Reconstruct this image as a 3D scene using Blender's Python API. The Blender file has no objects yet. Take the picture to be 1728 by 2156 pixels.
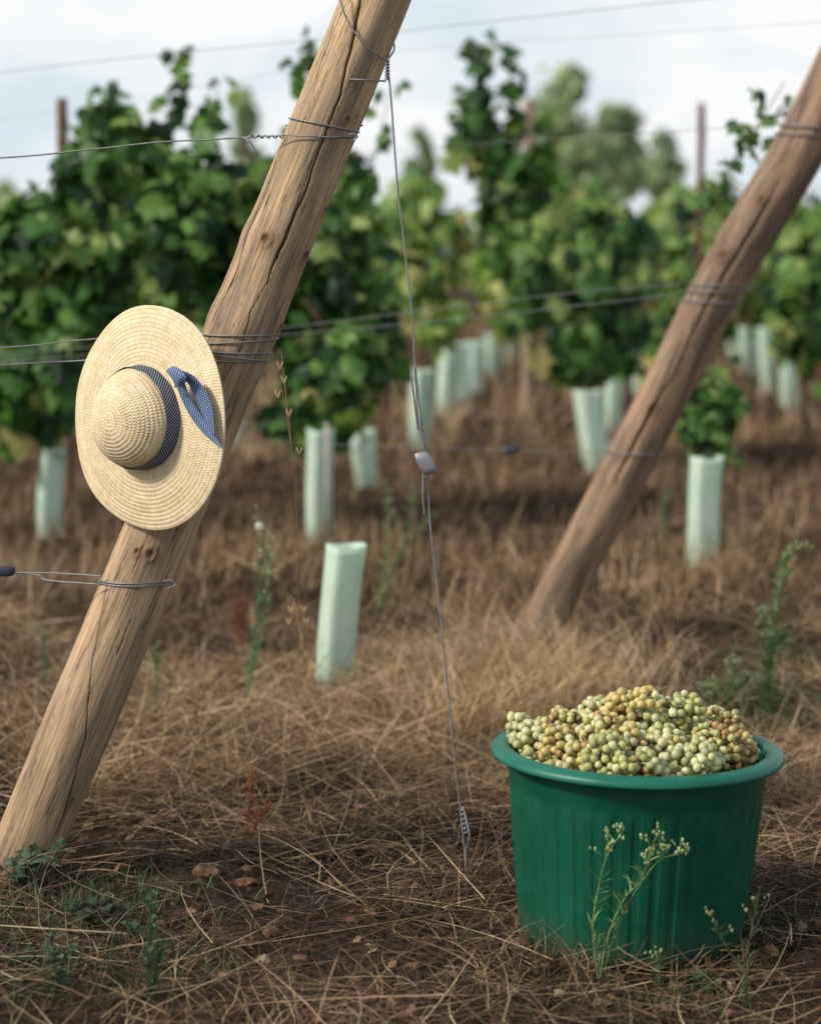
import bpy, math, random
import numpy as np
from mathutils import Vector, noise
rng = np.random.default_rng(7); random.seed(7)
C = bpy.context.scene.collection
# ---------------------------------------------------------------- camera model
F = 5200.0; CX = 864.0; CY = 1078.0; PITCH = math.radians(7.54); CAMZ = 1.48
fw = np.array([0, math.cos(PITCH), -math.sin(PITCH)]); up = np.array([0, math.sin(PITCH), math.cos(PITCH)])
def ray(px, py): return fw + np.array([1., 0, 0])*(px-CX)/F + up*(CY-py)/F
def P(px, py, d):
    r = ray(px, py); return np.array([0, 0, CAMZ]) + r*(d/r[1])
def G(px, py, z=0.0):
    r = ray(px, py); return np.array([0, 0, CAMZ]) + r*((z-CAMZ)/r[2])
# ---------------------------------------------------------------- mesh helpers
class MB:
    def __init__(s): s.V=[]; s.F=[]; s.C=[]; s.X=[]; s.n=0
    def add(s, V, F, col=(1,1,1), extra=None):
        V = np.asarray(V, float); s.V.append(V)
        for f in (F if isinstance(F, list) else [F]): s.F.append(np.asarray(f, int)+s.n)
        c = np.asarray(col, float)
        if c.ndim == 1: c = np.tile(c, (len(V), 1))
        s.C.append(c); s.X.append(V if extra is None else extra); s.n += len(V)
    def tube(s, pts, rad, sides=6, col=(1,1,1), cap=True):
        pts = np.asarray(pts, float); n = len(pts)
        rad = np.broadcast_to(np.asarray(rad, float), (n,))
        T = np.gradient(pts, axis=0); T /= np.linalg.norm(T, axis=1)[:, None]+1e-12
        ref = np.array([0.13, 0.97, 0.21]) if abs(T[:,1]).mean() < .8 else np.array([1., 0, .1])
        A = np.cross(T, ref); A /= np.linalg.norm(A, axis=1)[:, None]+1e-12
        Bn = np.cross(T, A)
        th = np.linspace(0, 2*math.pi, sides, endpoint=False)
        V = pts[:, None] + rad[:, None, None]*(np.cos(th)[None, :, None]*A[:, None]+np.sin(th)[None, :, None]*Bn[:, None])
        i = np.arange(n-1)[:, None]*sides; j = np.arange(sides)[None]; j2 = (j+1) % sides
        q = np.stack([i+j, i+j2, i+sides+j2, i+sides+j], -1).reshape(-1, 4)
        Fs = [q]
        if cap: Fs += [np.arange(sides)[::-1][None], (np.arange(sides)+(n-1)*sides)[None]]
        s.add(V.reshape(-1, 3), Fs, col)
    def build(s, name, mat, parent=None, smooth=True, extra=False):
        if not s.V: return None
        V = np.concatenate(s.V); Cc = np.concatenate(s.C)
        org = np.array(parent_world(parent)) if parent else None
        o = mk(name, V if org is None else V-org, s.F, mat, smooth, Cc, np.concatenate(s.X) if extra else None)
        if parent: o.parent = parent
        return o
def parent_world(p):
    v = Vector(p.location)
    while p.parent: p = p.parent; v = v+Vector(p.location)
    return v
def mk(name, V, Fs, mat, smooth=True, col=None, extra=None):
    me = bpy.data.meshes.new(name)
    me.vertices.add(len(V)); me.vertices.foreach_set('co', np.ascontiguousarray(V, dtype=np.float32).ravel())
    loops = np.concatenate([f.ravel() for f in Fs]); tot = np.concatenate([np.full(len(f), f.shape[1]) for f in Fs])
    me.loops.add(len(loops)); me.loops.foreach_set('vertex_index', loops.astype(np.int32))
    me.polygons.add(len(tot)); st = np.concatenate([[0], np.cumsum(tot)[:-1]])
    me.polygons.foreach_set('loop_start', st.astype(np.int32))
    me.update(calc_edges=True)
    me.polygons.foreach_set('use_smooth', np.full(len(tot), smooth))
    if col is not None:
        a = me.color_attributes.new('Col', 'FLOAT_COLOR', 'POINT')
        c4 = np.ones((len(V), 4), np.float32); c4[:, :3] = col; a.data.foreach_set('color', c4.ravel())
    if extra is not None:
        a = me.attributes.new('gc', 'FLOAT_VECTOR', 'POINT')
        a.data.foreach_set('vector', np.ascontiguousarray(extra, dtype=np.float32).ravel())
    me.validate()
    me.materials.append(mat)
    o = bpy.data.objects.new(name, me); C.objects.link(o); return o
def thing(name, label, cat, loc=(0,0,0), group=None):
    o = bpy.data.objects.new(name, None); C.objects.link(o); o.location = [float(v) for v in loc]
    o.empty_display_size = .05; tag(o, label, cat, group); return o
def tag(o, label, cat, group=None, kind=None):
    o['label'] = label; o['category'] = cat
    if group: o['group'] = group
    if kind: o['kind'] = kind
    return o
def smooth_pts(pts, n):
    pts = np.asarray(pts, float); d = np.r_[0, np.cumsum(np.linalg.norm(np.diff(pts, axis=0), axis=1))]
    out = []; ts = np.linspace(0, d[-1], n)
    for t in ts:
        i = min(max(np.searchsorted(d, t)-1, 0), len(pts)-2); u = (t-d[i])/(d[i+1]-d[i]+1e-12)
        p0 = pts[max(i-1, 0)]; p1 = pts[i]; p2 = pts[i+1]; p3 = pts[min(i+2, len(pts)-1)]
        out.append(.5*((2*p1)+(-p0+p2)*u+(2*p0-5*p1+4*p2-p3)*u*u+(-p0+3*p1-3*p2+p3)*u**3))
    return np.array(out)
# ---------------------------------------------------------------- materials
def newmat(name):
    m = bpy.data.materials.new(name); m.use_nodes = True; nt = m.node_tree
    return m, nt, nt.nodes['Principled BSDF'], nt.nodes['Material Output']
def N(nt, t, **k):
    n = nt.nodes.new(t)
    for a, b in k.items(): setattr(n, a, b)
    return n
def attr_mat(name, rough=.7, nscale=20, namt=.3, bump=0, transl=0, spec=.3, sss=0):
    m, nt, bs, out = newmat(name); L = nt.links
    at = N(nt, 'ShaderNodeAttribute', attribute_name='Col')
    tc = N(nt, 'ShaderNodeTexCoord'); no = N(nt, 'ShaderNodeTexNoise'); no.inputs['Scale'].default_value = nscale; no.inputs['Detail'].default_value = 4
    L.new(tc.outputs['Object'], no.inputs['Vector'])
    mr = N(nt, 'ShaderNodeMapRange'); mr.inputs[1].default_value = .3; mr.inputs[2].default_value = .7; mr.inputs[3].default_value = 1-namt; mr.inputs[4].default_value = 1+namt
    L.new(no.outputs['Fac'], mr.inputs[0])
    vm = N(nt, 'ShaderNodeVectorMath', operation='SCALE'); L.new(at.outputs['Color'], vm.inputs[0]); L.new(mr.outputs[0], vm.inputs['Scale'])
    L.new(vm.outputs[0], bs.inputs['Base Color']); bs.inputs['Roughness'].default_value = rough; bs.inputs['Specular IOR Level'].default_value = spec
    if bump:
        b = N(nt, 'ShaderNodeBump'); b.inputs['Strength'].default_value = bump; b.inputs['Distance'].default_value = .01
        L.new(no.outputs['Fac'], b.inputs['Height']); L.new(b.outputs[0], bs.inputs['Normal'])
    if sss:
        bs.inputs['Subsurface Weight'].default_value = sss; bs.inputs['Subsurface Radius'].default_value = (.012, .01, .004); bs.inputs['Subsurface Scale'].default_value = .9
    if transl:
        tr = N(nt, 'ShaderNodeBsdfTranslucent'); mx = N(nt, 'ShaderNodeMixShader'); mx.inputs[0].default_value = transl
        v2 = N(nt, 'ShaderNodeVectorMath', operation='MULTIPLY'); v2.inputs[1].default_value = (1.7, 1.7, .9)
        L.new(vm.outputs[0], v2.inputs[0]); L.new(v2.outputs[0], tr.inputs['Color'])
        L.new(bs.outputs[0], mx.inputs[1]); L.new(tr.outputs[0], mx.inputs[2]); L.new(mx.outputs[0], out.inputs['Surface'])
    return m
M_leaf = attr_mat('vine_leaf', .45, 30, .25, transl=.42, spec=.4)
M_far = attr_mat('far_foliage', .7, 3, .25, transl=.35)
M_straw = attr_mat('dry_straw', .7, 40, .2, transl=.15)
M_weed = attr_mat('weed_green', .6, 40, .2, transl=.25)
M_bark = attr_mat('vine_bark', .9, 60, .35, bump=.6)
M_soil = attr_mat('soil_clod', .95, 60, .4, bump=.8)
M_hat = attr_mat('hat_straw', .55, 25, .08, spec=.35)
M_grape = attr_mat('grape_skin', .36, 110, .14, spec=.4, sss=.65)
M_stake = attr_mat('stake_wood', .8, 40, .3, bump=.4)

def wire_mat(name, a, b):
    m, nt, bs, out = newmat(name); bs.inputs['Metallic'].default_value = .6; bs.inputs['Roughness'].default_value = .55
    no = N(nt, 'ShaderNodeTexNoise'); no.inputs['Scale'].default_value = 60; r = N(nt, 'ShaderNodeValToRGB')
    r.color_ramp.elements[0].color = (*a, 1); r.color_ramp.elements[1].color = (*b, 1)
    nt.links.new(no.outputs['Fac'], r.inputs[0]); nt.links.new(r.outputs[0], bs.inputs['Base Color']); return m
M_wire = wire_mat('galvanised_wire', (.14, .14, .145), (.40, .405, .42)); M_clamp = wire_mat('clamp_metal', (.22, .23, .25), (.42, .43, .46)); M_dark = wire_mat('dark_tensioner_metal', (.03, .035, .05), (.10, .11, .14))
def wood_mat(name, c1, c2, c3):
    m, nt, bs, out = newmat(name); L = nt.links
    at = N(nt, 'ShaderNodeAttribute', attribute_name='gc')
    def nz(v, sc, det, dis=0, rough=.55):
        mp = N(nt, 'ShaderNodeVectorMath', operation='MULTIPLY'); mp.inputs[1].default_value = v; L.new(at.outputs['Vector'], mp.inputs[0])
        n = N(nt, 'ShaderNodeTexNoise'); n.inputs['Scale'].default_value = sc; n.inputs['Detail'].default_value = det; n.inputs['Distortion'].default_value = dis; n.inputs['Roughness'].default_value = rough; L.new(mp.outputs[0], n.inputs['Vector']); return n
    n1 = nz((110, 110, 3.2), 1.8, 9, .15, .7); n2 = nz((18, 18, 2.6), 1.3, 6); n3 = nz((260, 260, 5), 2.0, 4, 0, .6)
    r1 = N(nt, 'ShaderNodeValToRGB'); e = r1.color_ramp.elements
    e[0].position = .32; e[0].color = (*c3, 1); e[1].position = .62; e[1].color = (*c1, 1); x = r1.color_ramp.elements.new(.45); x.color = (*c2, 1)
    L.new(n1.outputs['Fac'], r1.inputs[0])
    r2 = N(nt, 'ShaderNodeValToRGB'); e = r2.color_ramp.elements; e[0].position = .36; e[0].color = (.54, .55, .57, 1); e[1].position = .62; e[1].color = (1.2, 1.13, 1.02, 1)
    L.new(n2.outputs['Fac'], r2.inputs[0])
    r3 = N(nt, 'ShaderNodeValToRGB'); e = r3.color_ramp.elements; e[0].position = .31; e[0].color = (.28, .26, .25, 1); e[1].position = .43; e[1].color = (1, 1, 1, 1); L.new(n3.outputs['Fac'], r3.inputs[0])
    def mul(a, b):
        mu = N(nt, 'ShaderNodeVectorMath', operation='MULTIPLY'); L.new(a, mu.inputs[0]); L.new(b, mu.inputs[1]); return mu.outputs[0]
    cl = N(nt, 'ShaderNodeAttribute', attribute_name='Col')
    L.new(mul(mul(mul(r1.outputs[0], r2.outputs[0]), r3.outputs[0]), cl.outputs['Color']), bs.inputs['Base Color'])
    bs.inputs['Roughness'].default_value = .72; bs.inputs['Specular IOR Level'].default_value = .22
    b = N(nt, 'ShaderNodeBump'); b.inputs['Strength'].default_value = .5; b.inputs['Distance'].default_value = .003; L.new(n1.outputs['Fac'], b.inputs['Height']); L.new(b.outputs[0], bs.inputs['Normal'])
    return m
M_wood1 = wood_mat('pale_post_wood', (.60, .46, .31), (.45, .33, .215), (.19, .13, .08))
M_wood2 = wood_mat('brown_post_wood', (.44, .325, .235), (.29, .205, .145), (.095, .065, .046))
def ground_mat():
    m, nt, bs, out = newmat('dry_vineyard_soil'); L = nt.links
    tc = N(nt, 'ShaderNodeTexCoord')
    n1 = N(nt, 'ShaderNodeTexNoise'); n1.inputs['Scale'].default_value = 1.6; n1.inputs['Detail'].default_value = 9; n1.inputs['Roughness'].default_value = .7
    n2 = N(nt, 'ShaderNodeTexNoise'); n2.inputs['Scale'].default_value = 45; n2.inputs['Detail'].default_value = 6
    L.new(tc.outputs['Object'], n1.inputs['Vector']); L.new(tc.outputs['Object'], n2.inputs['Vector'])
    r1 = N(nt, 'ShaderNodeValToRGB'); e = r1.color_ramp.elements; e[0].position = .38; e[0].color = (.024, .017, .013, 1); e[1].position = .64; e[1].color = (.095, .056, .038, 1)
    r2 = N(nt, 'ShaderNodeValToRGB'); e = r2.color_ramp.elements; e[0].position = .35; e[0].color = (.4, .4, .4, 1); e[1].position = .68; e[1].color = (1.5, 1.4, 1.3, 1)
    L.new(n1.outputs['Fac'], r1.inputs[0]); L.new(n2.outputs['Fac'], r2.inputs[0])
    mu = N(nt, 'ShaderNodeVectorMath', operation='MULTIPLY'); L.new(r1.outputs[0], mu.inputs[0]); L.new(r2.outputs[0], mu.inputs[1])
    L.new(mu.outputs[0], bs.inputs['Base Color']); bs.inputs['Roughness'].default_value = .95; bs.inputs['Specular IOR Level'].default_value = .1
    b = N(nt, 'ShaderNodeBump'); b.inputs['Strength'].default_value = .8; b.inputs['Distance'].default_value = .02; L.new(n2.outputs['Fac'], b.inputs['Height']); L.new(b.outputs[0], bs.inputs['Normal'])
    return m
def tube_mat():
    m, nt, bs, out = newmat('mint_grow_tube_plastic'); L = nt.links
    tc = N(nt, 'ShaderNodeTexCoord'); n = N(nt, 'ShaderNodeTexNoise'); n.inputs['Scale'].default_value = 9; n.inputs['Detail'].default_value = 5; L.new(tc.outputs['Object'], n.inputs['Vector'])
    r = N(nt, 'ShaderNodeValToRGB'); e = r.color_ramp.elements; e[0].position = .3; e[0].color = (.66, .84, .71, 1); e[1].position = .7; e[1].color = (.80, .91, .81, 1)
    L.new(n.outputs['Fac'], r.inputs[0]); L.new(r.outputs[0], bs.inputs['Base Color']); bs.inputs['Roughness'].default_value = .4
    tr = N(nt, 'ShaderNodeBsdfTranslucent'); L.new(r.outputs[0], tr.inputs['Color']); mx = N(nt, 'ShaderNodeMixShader'); mx.inputs[0].default_value = .38
    L.new(bs.outputs[0], mx.inputs[1]); L.new(tr.outputs[0], mx.inputs[2]); L.new(mx.outputs[0], out.inputs['Surface']); return m
M_tube = tube_mat()
def tub_mat(name, a, b_, r0, r1_):
    m, nt, bs, out = newmat(name); L = nt.links
    tc = N(nt, 'ShaderNodeTexCoord'); n = N(nt, 'ShaderNodeTexNoise'); n.inputs['Scale'].default_value = 9; n.inputs['Detail'].default_value = 8; n.inputs['Roughness'].default_value = .68; L.new(tc.outputs['Object'], n.inputs['Vector'])
    r = N(nt, 'ShaderNodeValToRGB'); e = r.color_ramp.elements; e[0].position = .35; e[0].color = (*a, 1); e[1].position = .7; e[1].color = (*b_, 1)
    L.new(n.outputs['Fac'], r.inputs[0])
    sp = N(nt, 'ShaderNodeSeparateXYZ'); L.new(tc.outputs['Object'], sp.inputs[0]); mr = N(nt, 'ShaderNodeMapRange'); mr.inputs[1].default_value = .09; mr.inputs[2].default_value = .0; mr.inputs[3].default_value = 0; mr.inputs[4].default_value = .6
    L.new(sp.outputs['Z'], mr.inputs[0]); mm = N(nt, 'ShaderNodeMath', operation='MULTIPLY'); L.new(mr.outputs[0], mm.inputs[0]); L.new(n.outputs['Fac'], mm.inputs[1])
    mx = N(nt, 'ShaderNodeMix', data_type='RGBA'); mx.inputs[7].default_value = (.10, .075, .05, 1); L.new(mm.outputs[0], mx.inputs[0]); L.new(r.outputs[0], mx.inputs[6]); L.new(mx.outputs[2], bs.inputs['Base Color'])
    r3 = N(nt, 'ShaderNodeMapRange'); r3.inputs[1].default_value = .3; r3.inputs[2].default_value = .7; r3.inputs[3].default_value = r0; r3.inputs[4].default_value = r1_; L.new(n.outputs['Fac'], r3.inputs[0]); L.new(r3.outputs[0], bs.inputs['Roughness'])
    return m
M_tub = tub_mat('green_tub_plastic', (.0004, .066, .036), (.0015, .094, .053), .28, .5)
M_rim = tub_mat('green_rim_plastic', (.003, .125, .080), (.012, .165, .110), .3, .5)
def ribbon_mat(name, base):
    m, nt, bs, out = newmat(name); L = nt.links
    at = N(nt, 'ShaderNodeAttribute', attribute_name='gc'); sc = N(nt, 'ShaderNodeVectorMath', operation='SCALE'); sc.inputs['Scale'].default_value = 1/.0068; L.new(at.outputs['Vector'], sc.inputs[0])
    def dots(off):
        a = N(nt, 'ShaderNodeVectorMath', operation='ADD'); a.inputs[1].default_value = (off, off, 0); L.new(sc.outputs[0], a.inputs[0])
        f = N(nt, 'ShaderNodeVectorMath', operation='FRACTION'); L.new(a.outputs[0], f.inputs[0])
        d = N(nt, 'ShaderNodeVectorMath', operation='DISTANCE'); d.inputs[1].default_value = (.5, .5, 0); L.new(f.outputs[0], d.inputs[0])
        l = N(nt, 'ShaderNodeMath', operation='LESS_THAN'); l.inputs[1].default_value = .18; L.new(d.outputs['Value'], l.inputs[0]); return l
    a, b = dots(0), dots(.5); mxx = N(nt, 'ShaderNodeMath', operation='MAXIMUM'); L.new(a.outputs[0], mxx.inputs[0]); L.new(b.outputs[0], mxx.inputs[1])
    mx = N(nt, 'ShaderNodeMix', data_type='RGBA'); mx.inputs[6].default_value = (*base, 1); mx.inputs[7].default_value = (.50, .56, .66, 1); L.new(mxx.outputs[0], mx.inputs[0]); L.new(mx.outputs[2], bs.inputs['Base Color'])
    bs.inputs['Roughness'].default_value = .8; return m
M_rib = ribbon_mat('navy_dotted_ribbon', (.008, .016, .05)); M_rib2 = ribbon_mat('blue_dotted_ribbon', (.020, .07, .20))

# ---------------------------------------------------------------- ground
def gz(x, y):
    x = np.asarray(x, float); y = np.asarray(y, float)
    z = .012*np.sin(1.7*x+.6*y)+.010*np.sin(2.9*y-1.3*x+1)+.006*np.sin(6.1*x+4.7*y)+.004*np.sin(11*x-9*y+2)
    k = np.clip((y-8)/10, 0, 1); z = z*(1+1.2*k)
    return z - np.clip(y-32, 0, None)*.016
def axis(a, b, core0, core1, step, grow=1.13):
    c = list(np.arange(core0, core1, step)); s = step; v = c[-1]
    while v < b: s *= grow; v += s; c.append(v)
    s = step; v = c[0]; pre = []
    while v > a: s *= grow; v -= s; pre.append(v)
    return np.array(pre[::-1]+c)
xs = axis(-300, 300, -3.2, 3.2, .035); ys = axis(-60, 600, 3.6, 13, .035)
X, Y = np.meshgrid(xs, ys); Z = gz(X, Y)
near = (np.abs(X) < 4) & (Y > 3) & (Y < 14)
Z = Z + np.where(near, rng.normal(0, .004, X.shape), 0)
nx = len(xs); i = np.arange(len(ys)-1)[:, None]*nx+np.arange(nx-1)[None]
q = np.stack([i, i+1, i+nx+1, i+nx], -1).reshape(-1, 4)
g = mk('ground', np.stack([X, Y, Z], -1).reshape(-1, 3), [q], ground_mat(), True); g['kind'] = 'structure'; g['label'] = 'dry brown vineyard ground running back between the rows'; g['category'] = 'ground'

# ---------------------------------------------------------------- grass blades
def blades(B, x, y, z, az, lean, curve, L, w, col, segs=4):
    n = len(x); h = np.stack([np.cos(az), np.sin(az), np.zeros(n)], 1)
    side = np.stack([-np.sin(az), np.cos(az), rng.normal(0, .5, n)], 1); tw = rng.normal(0, .6, n)
    p = np.stack([x, y, z], 1); lv = [p]
    for k in range(segs):
        a = lean+curve*(k+.5)/segs
        hh = h*np.cos(tw*k/segs)[:, None]+np.stack([-h[:, 1], h[:, 0], 0*h[:, 0]], 1)*np.sin(tw*k/segs)[:, None]
        p = p+(L/segs)[:, None]*(np.sin(a)[:, None]*hh+np.cos(a)[:, None]*np.array([0, 0, 1.]))
        p = p.copy(); p[:, 2] = np.maximum(p[:, 2], gz(p[:, 0], p[:, 1])+.003)
        lv.append(p)
    V = []
    for k, q_ in enumerate(lv):
        t = k/segs; ww = w*(1-t**2*.85)/2; V.append(q_-side*ww[:, None]); V.append(q_+side*ww[:, None])
    V = np.stack(V, 1); m = 2*(segs+1); b = np.arange(n)[:, None]*m
    Fq = np.concatenate([np.stack([b[:, 0]+2*k, b[:, 0]+2*k+1, b[:, 0]+2*k+3, b[:, 0]+2*k+2], 1) for k in range(segs)])
    B.add(V.reshape(-1, 3), Fq, np.repeat(col, m, axis=0))
PALE = np.array([.56, .43, .27]); TAN = np.array([.35, .23, .135]); BRN = np.array([.145, .085, .053]); DRK = np.array([.040, .028, .023])
def pick(n, w, cols):
    k = rng.choice(len(cols), n, p=np.array(w)/sum(w)); c = np.array(cols)[k]; return c*rng.uniform(.75, 1.2, (n, 1))
def patch(x, y): return .5+.22*np.sin(1.3*x+2.1*y+.5)+.24*np.sin(3.1*x-1.7*y+2)+.24*np.sin(7*x+5.3*y)+.24*np.sin(9*y-6*x+1)
B = MB()
def field(n, y0, y1, L, w, lean, weights, zoff=.03, pw=1.0, marg=.7, cv=(-.2, .5), dark=1.0, base=.18):
    y = y0+(y1-y0)*rng.random(n)**pw; hw = .175*y+marg; x = rng.uniform(-1, 1, n)*hw
    pt = patch(x, y); keep = rng.random(n) < base+1.0*pt; x, y, pt = x[keep], y[keep], pt[keep]; n = len(x)
    col = pick(n, weights, [PALE, TAN, BRN, DRK])*(.45+.85*np.clip(pt, 0, 1))[:, None]*dark
    blades(B, x, y, gz(x, y)+rng.uniform(0, zoff, n), rng.uniform(0, 2*math.pi, n), rng.uniform(*lean, n), rng.uniform(*cv, n), rng.uniform(*L, n), rng.uniform(*w, n), col)
field(34000, 3.7, 6.2, (.04, .22), (.0010, .0026), (1.15, 1.6), (.08, .22, .36, .34), .028, dark=.78, base=.3)
field(11000, 3.7, 6.2, (.03, .10), (.0010, .0024), (.1, 1.3), (.06, .24, .42, .28), .0, dark=.78)
field(2600, 3.7, 7.0, (.15, .42), (.0014, .0030), (1.25, 1.58), (.45, .4, .15, 0), .05, cv=(-.25, .3), dark=.9, base=.3)
field(10000, 4.9, 6.2, (.06, .30), (.0012, .0028), (1.0, 1.6), (.20, .40, .27, .13), .045, pw=.6, dark=.9)
field(34000, 5.7, 8.2, (.06, .32), (.0012, .0030), (1.0, 1.6), (.24, .40, .24, .12), .05)
field(13000, 5.7, 11, (.05, .17), (.0016, .0036), (.05, 1.1), (.22, .40, .28, .10), .0)
field(24000, 8.0, 15, (.08, .24), (.003, .006), (.2, 1.5), (.16, .38, .36, .10), .02)
field(20000, 13, 30, (.12, .32), (.006, .012), (.1, 1.2), (.25, .45, .27, .03), .02, 1.0, 2)
tag(B.build('dry_grass', M_straw), 'dry straw and dead brown grass covering the vineyard ground', 'grass', kind='stuff')
B = MB()
for (px, py, sp, n, hh) in [(1640,1530,.16,620,.16),(1690,1640,.12,450,.11),(1660,1720,.10,320,.08),(640,1600,.12,170,.06),(200,1900,.14,320,.07),(1560,1490,.1,360,.12),(640,1470,.08,110,.07),(1400,2060,.15,220,.06),(1000,1950,.2,110,.05),(1500,1330,.3,240,.06),(200,1500,.2,150,.07),(1250,2100,.15,180,.06),(450,1650,.15,180,.05),(60,1060,.3,130,.08),(510,1500,.05,200,.10),(1650,1400,.12,240,.12),(100,1950,.12,360,.08),(60,2080,.12,300,.08),(1600,1950,.08,200,.08),(1330,2100,.2,240,.05),(850,1430,.2,130,.06),(540,2080,.2,180,.05),(300,2080,.1,240,.08)]:
    c = G(px, py); x = c[0]+rng.normal(0, sp, n); y = c[1]+rng.normal(0, sp, n)
    blades(B, x, y, gz(x, y), rng.uniform(0, 6.28, n), rng.uniform(.1, 1.1, n), rng.uniform(0, .9, n), rng.uniform(.3, 1, n)*hh, rng.uniform(.0015, .004, n), np.array([.070, .120, .052])*rng.uniform(.5, 1.4, (n, 1)))
tag(B.build('green_grass', M_weed), 'sparse short green grass growing through the straw', 'grass', kind='stuff')
def tuft(label, px, py, n, L, sp, az=None, lean=(.3, 1.3), w=(.0016, .0035), group='dry grass tufts', k_=1.0):
    c = G(px, py); t = thing('dry_grass_tuft', label, 'grass tuft', (c[0], c[1], gz(c[0], c[1])), group); Bm = MB()
    x = c[0]+rng.normal(0, sp, n); y = c[1]+rng.normal(0, sp*.8, n); a = rng.uniform(0, 6.28, n) if az is None else rng.normal(az, .9, n)
    blades(Bm, x, y, gz(x, y), a, rng.uniform(*lean, n), rng.uniform(0, .9, n), rng.uniform(.3, 1, n)*L, rng.uniform(*w, n), pick(n, (.55, .38, .07), [PALE*1.2*k_, TAN*1.35*k_, BRN]), 6)
    Bm.build('straw_blades', M_straw, t)
tuft('big pale straw tuft heaped around the foot of the right leaning post', 1125, 1435, 1000, .44, .15, az=3.0, lean=(.4, 1.35))
tuft('pale straw tuft left of the green tub behind the guy wire', 1020, 1540, 800, .42, .14, lean=(.4, 1.35))
tuft('straw tuft behind the green tub rim', 1230, 1460, 480, .32, .12, lean=(.25, 1.25))
tuft('straw tuft at the foot of the short empty grow tube', 730, 1460, 260, .30, .10, az=.6, lean=(.4, 1.25))
tuft('low straw tuft beside the lower end of the guy wire', 930, 1640, 300, .32, .14, lean=(.8, 1.5))
tuft('straw tuft in the dark ground left of centre', 300, 1680, 280, .32, .16, lean=(.9, 1.5))
tuft('flattened straw tuft in the near ground below the centre', 700, 1760, 240, .30, .18, lean=(1.1, 1.55), k_=.85)
tuft('thin straw tuft below the right hand grow tube', 1490, 1235, 160, .2, .14, lean=(.1, .9), k_=.8); tuft('straw tuft at the left edge below the lowest wire', 60, 1230, 200, .22, .2, lean=(.1, .9), k_=.8)
tuft('pale straw tuft beneath the staked grow tube', 660, 1165, 260, .2, .22, lean=(.1, .9), k_=.8)

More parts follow.
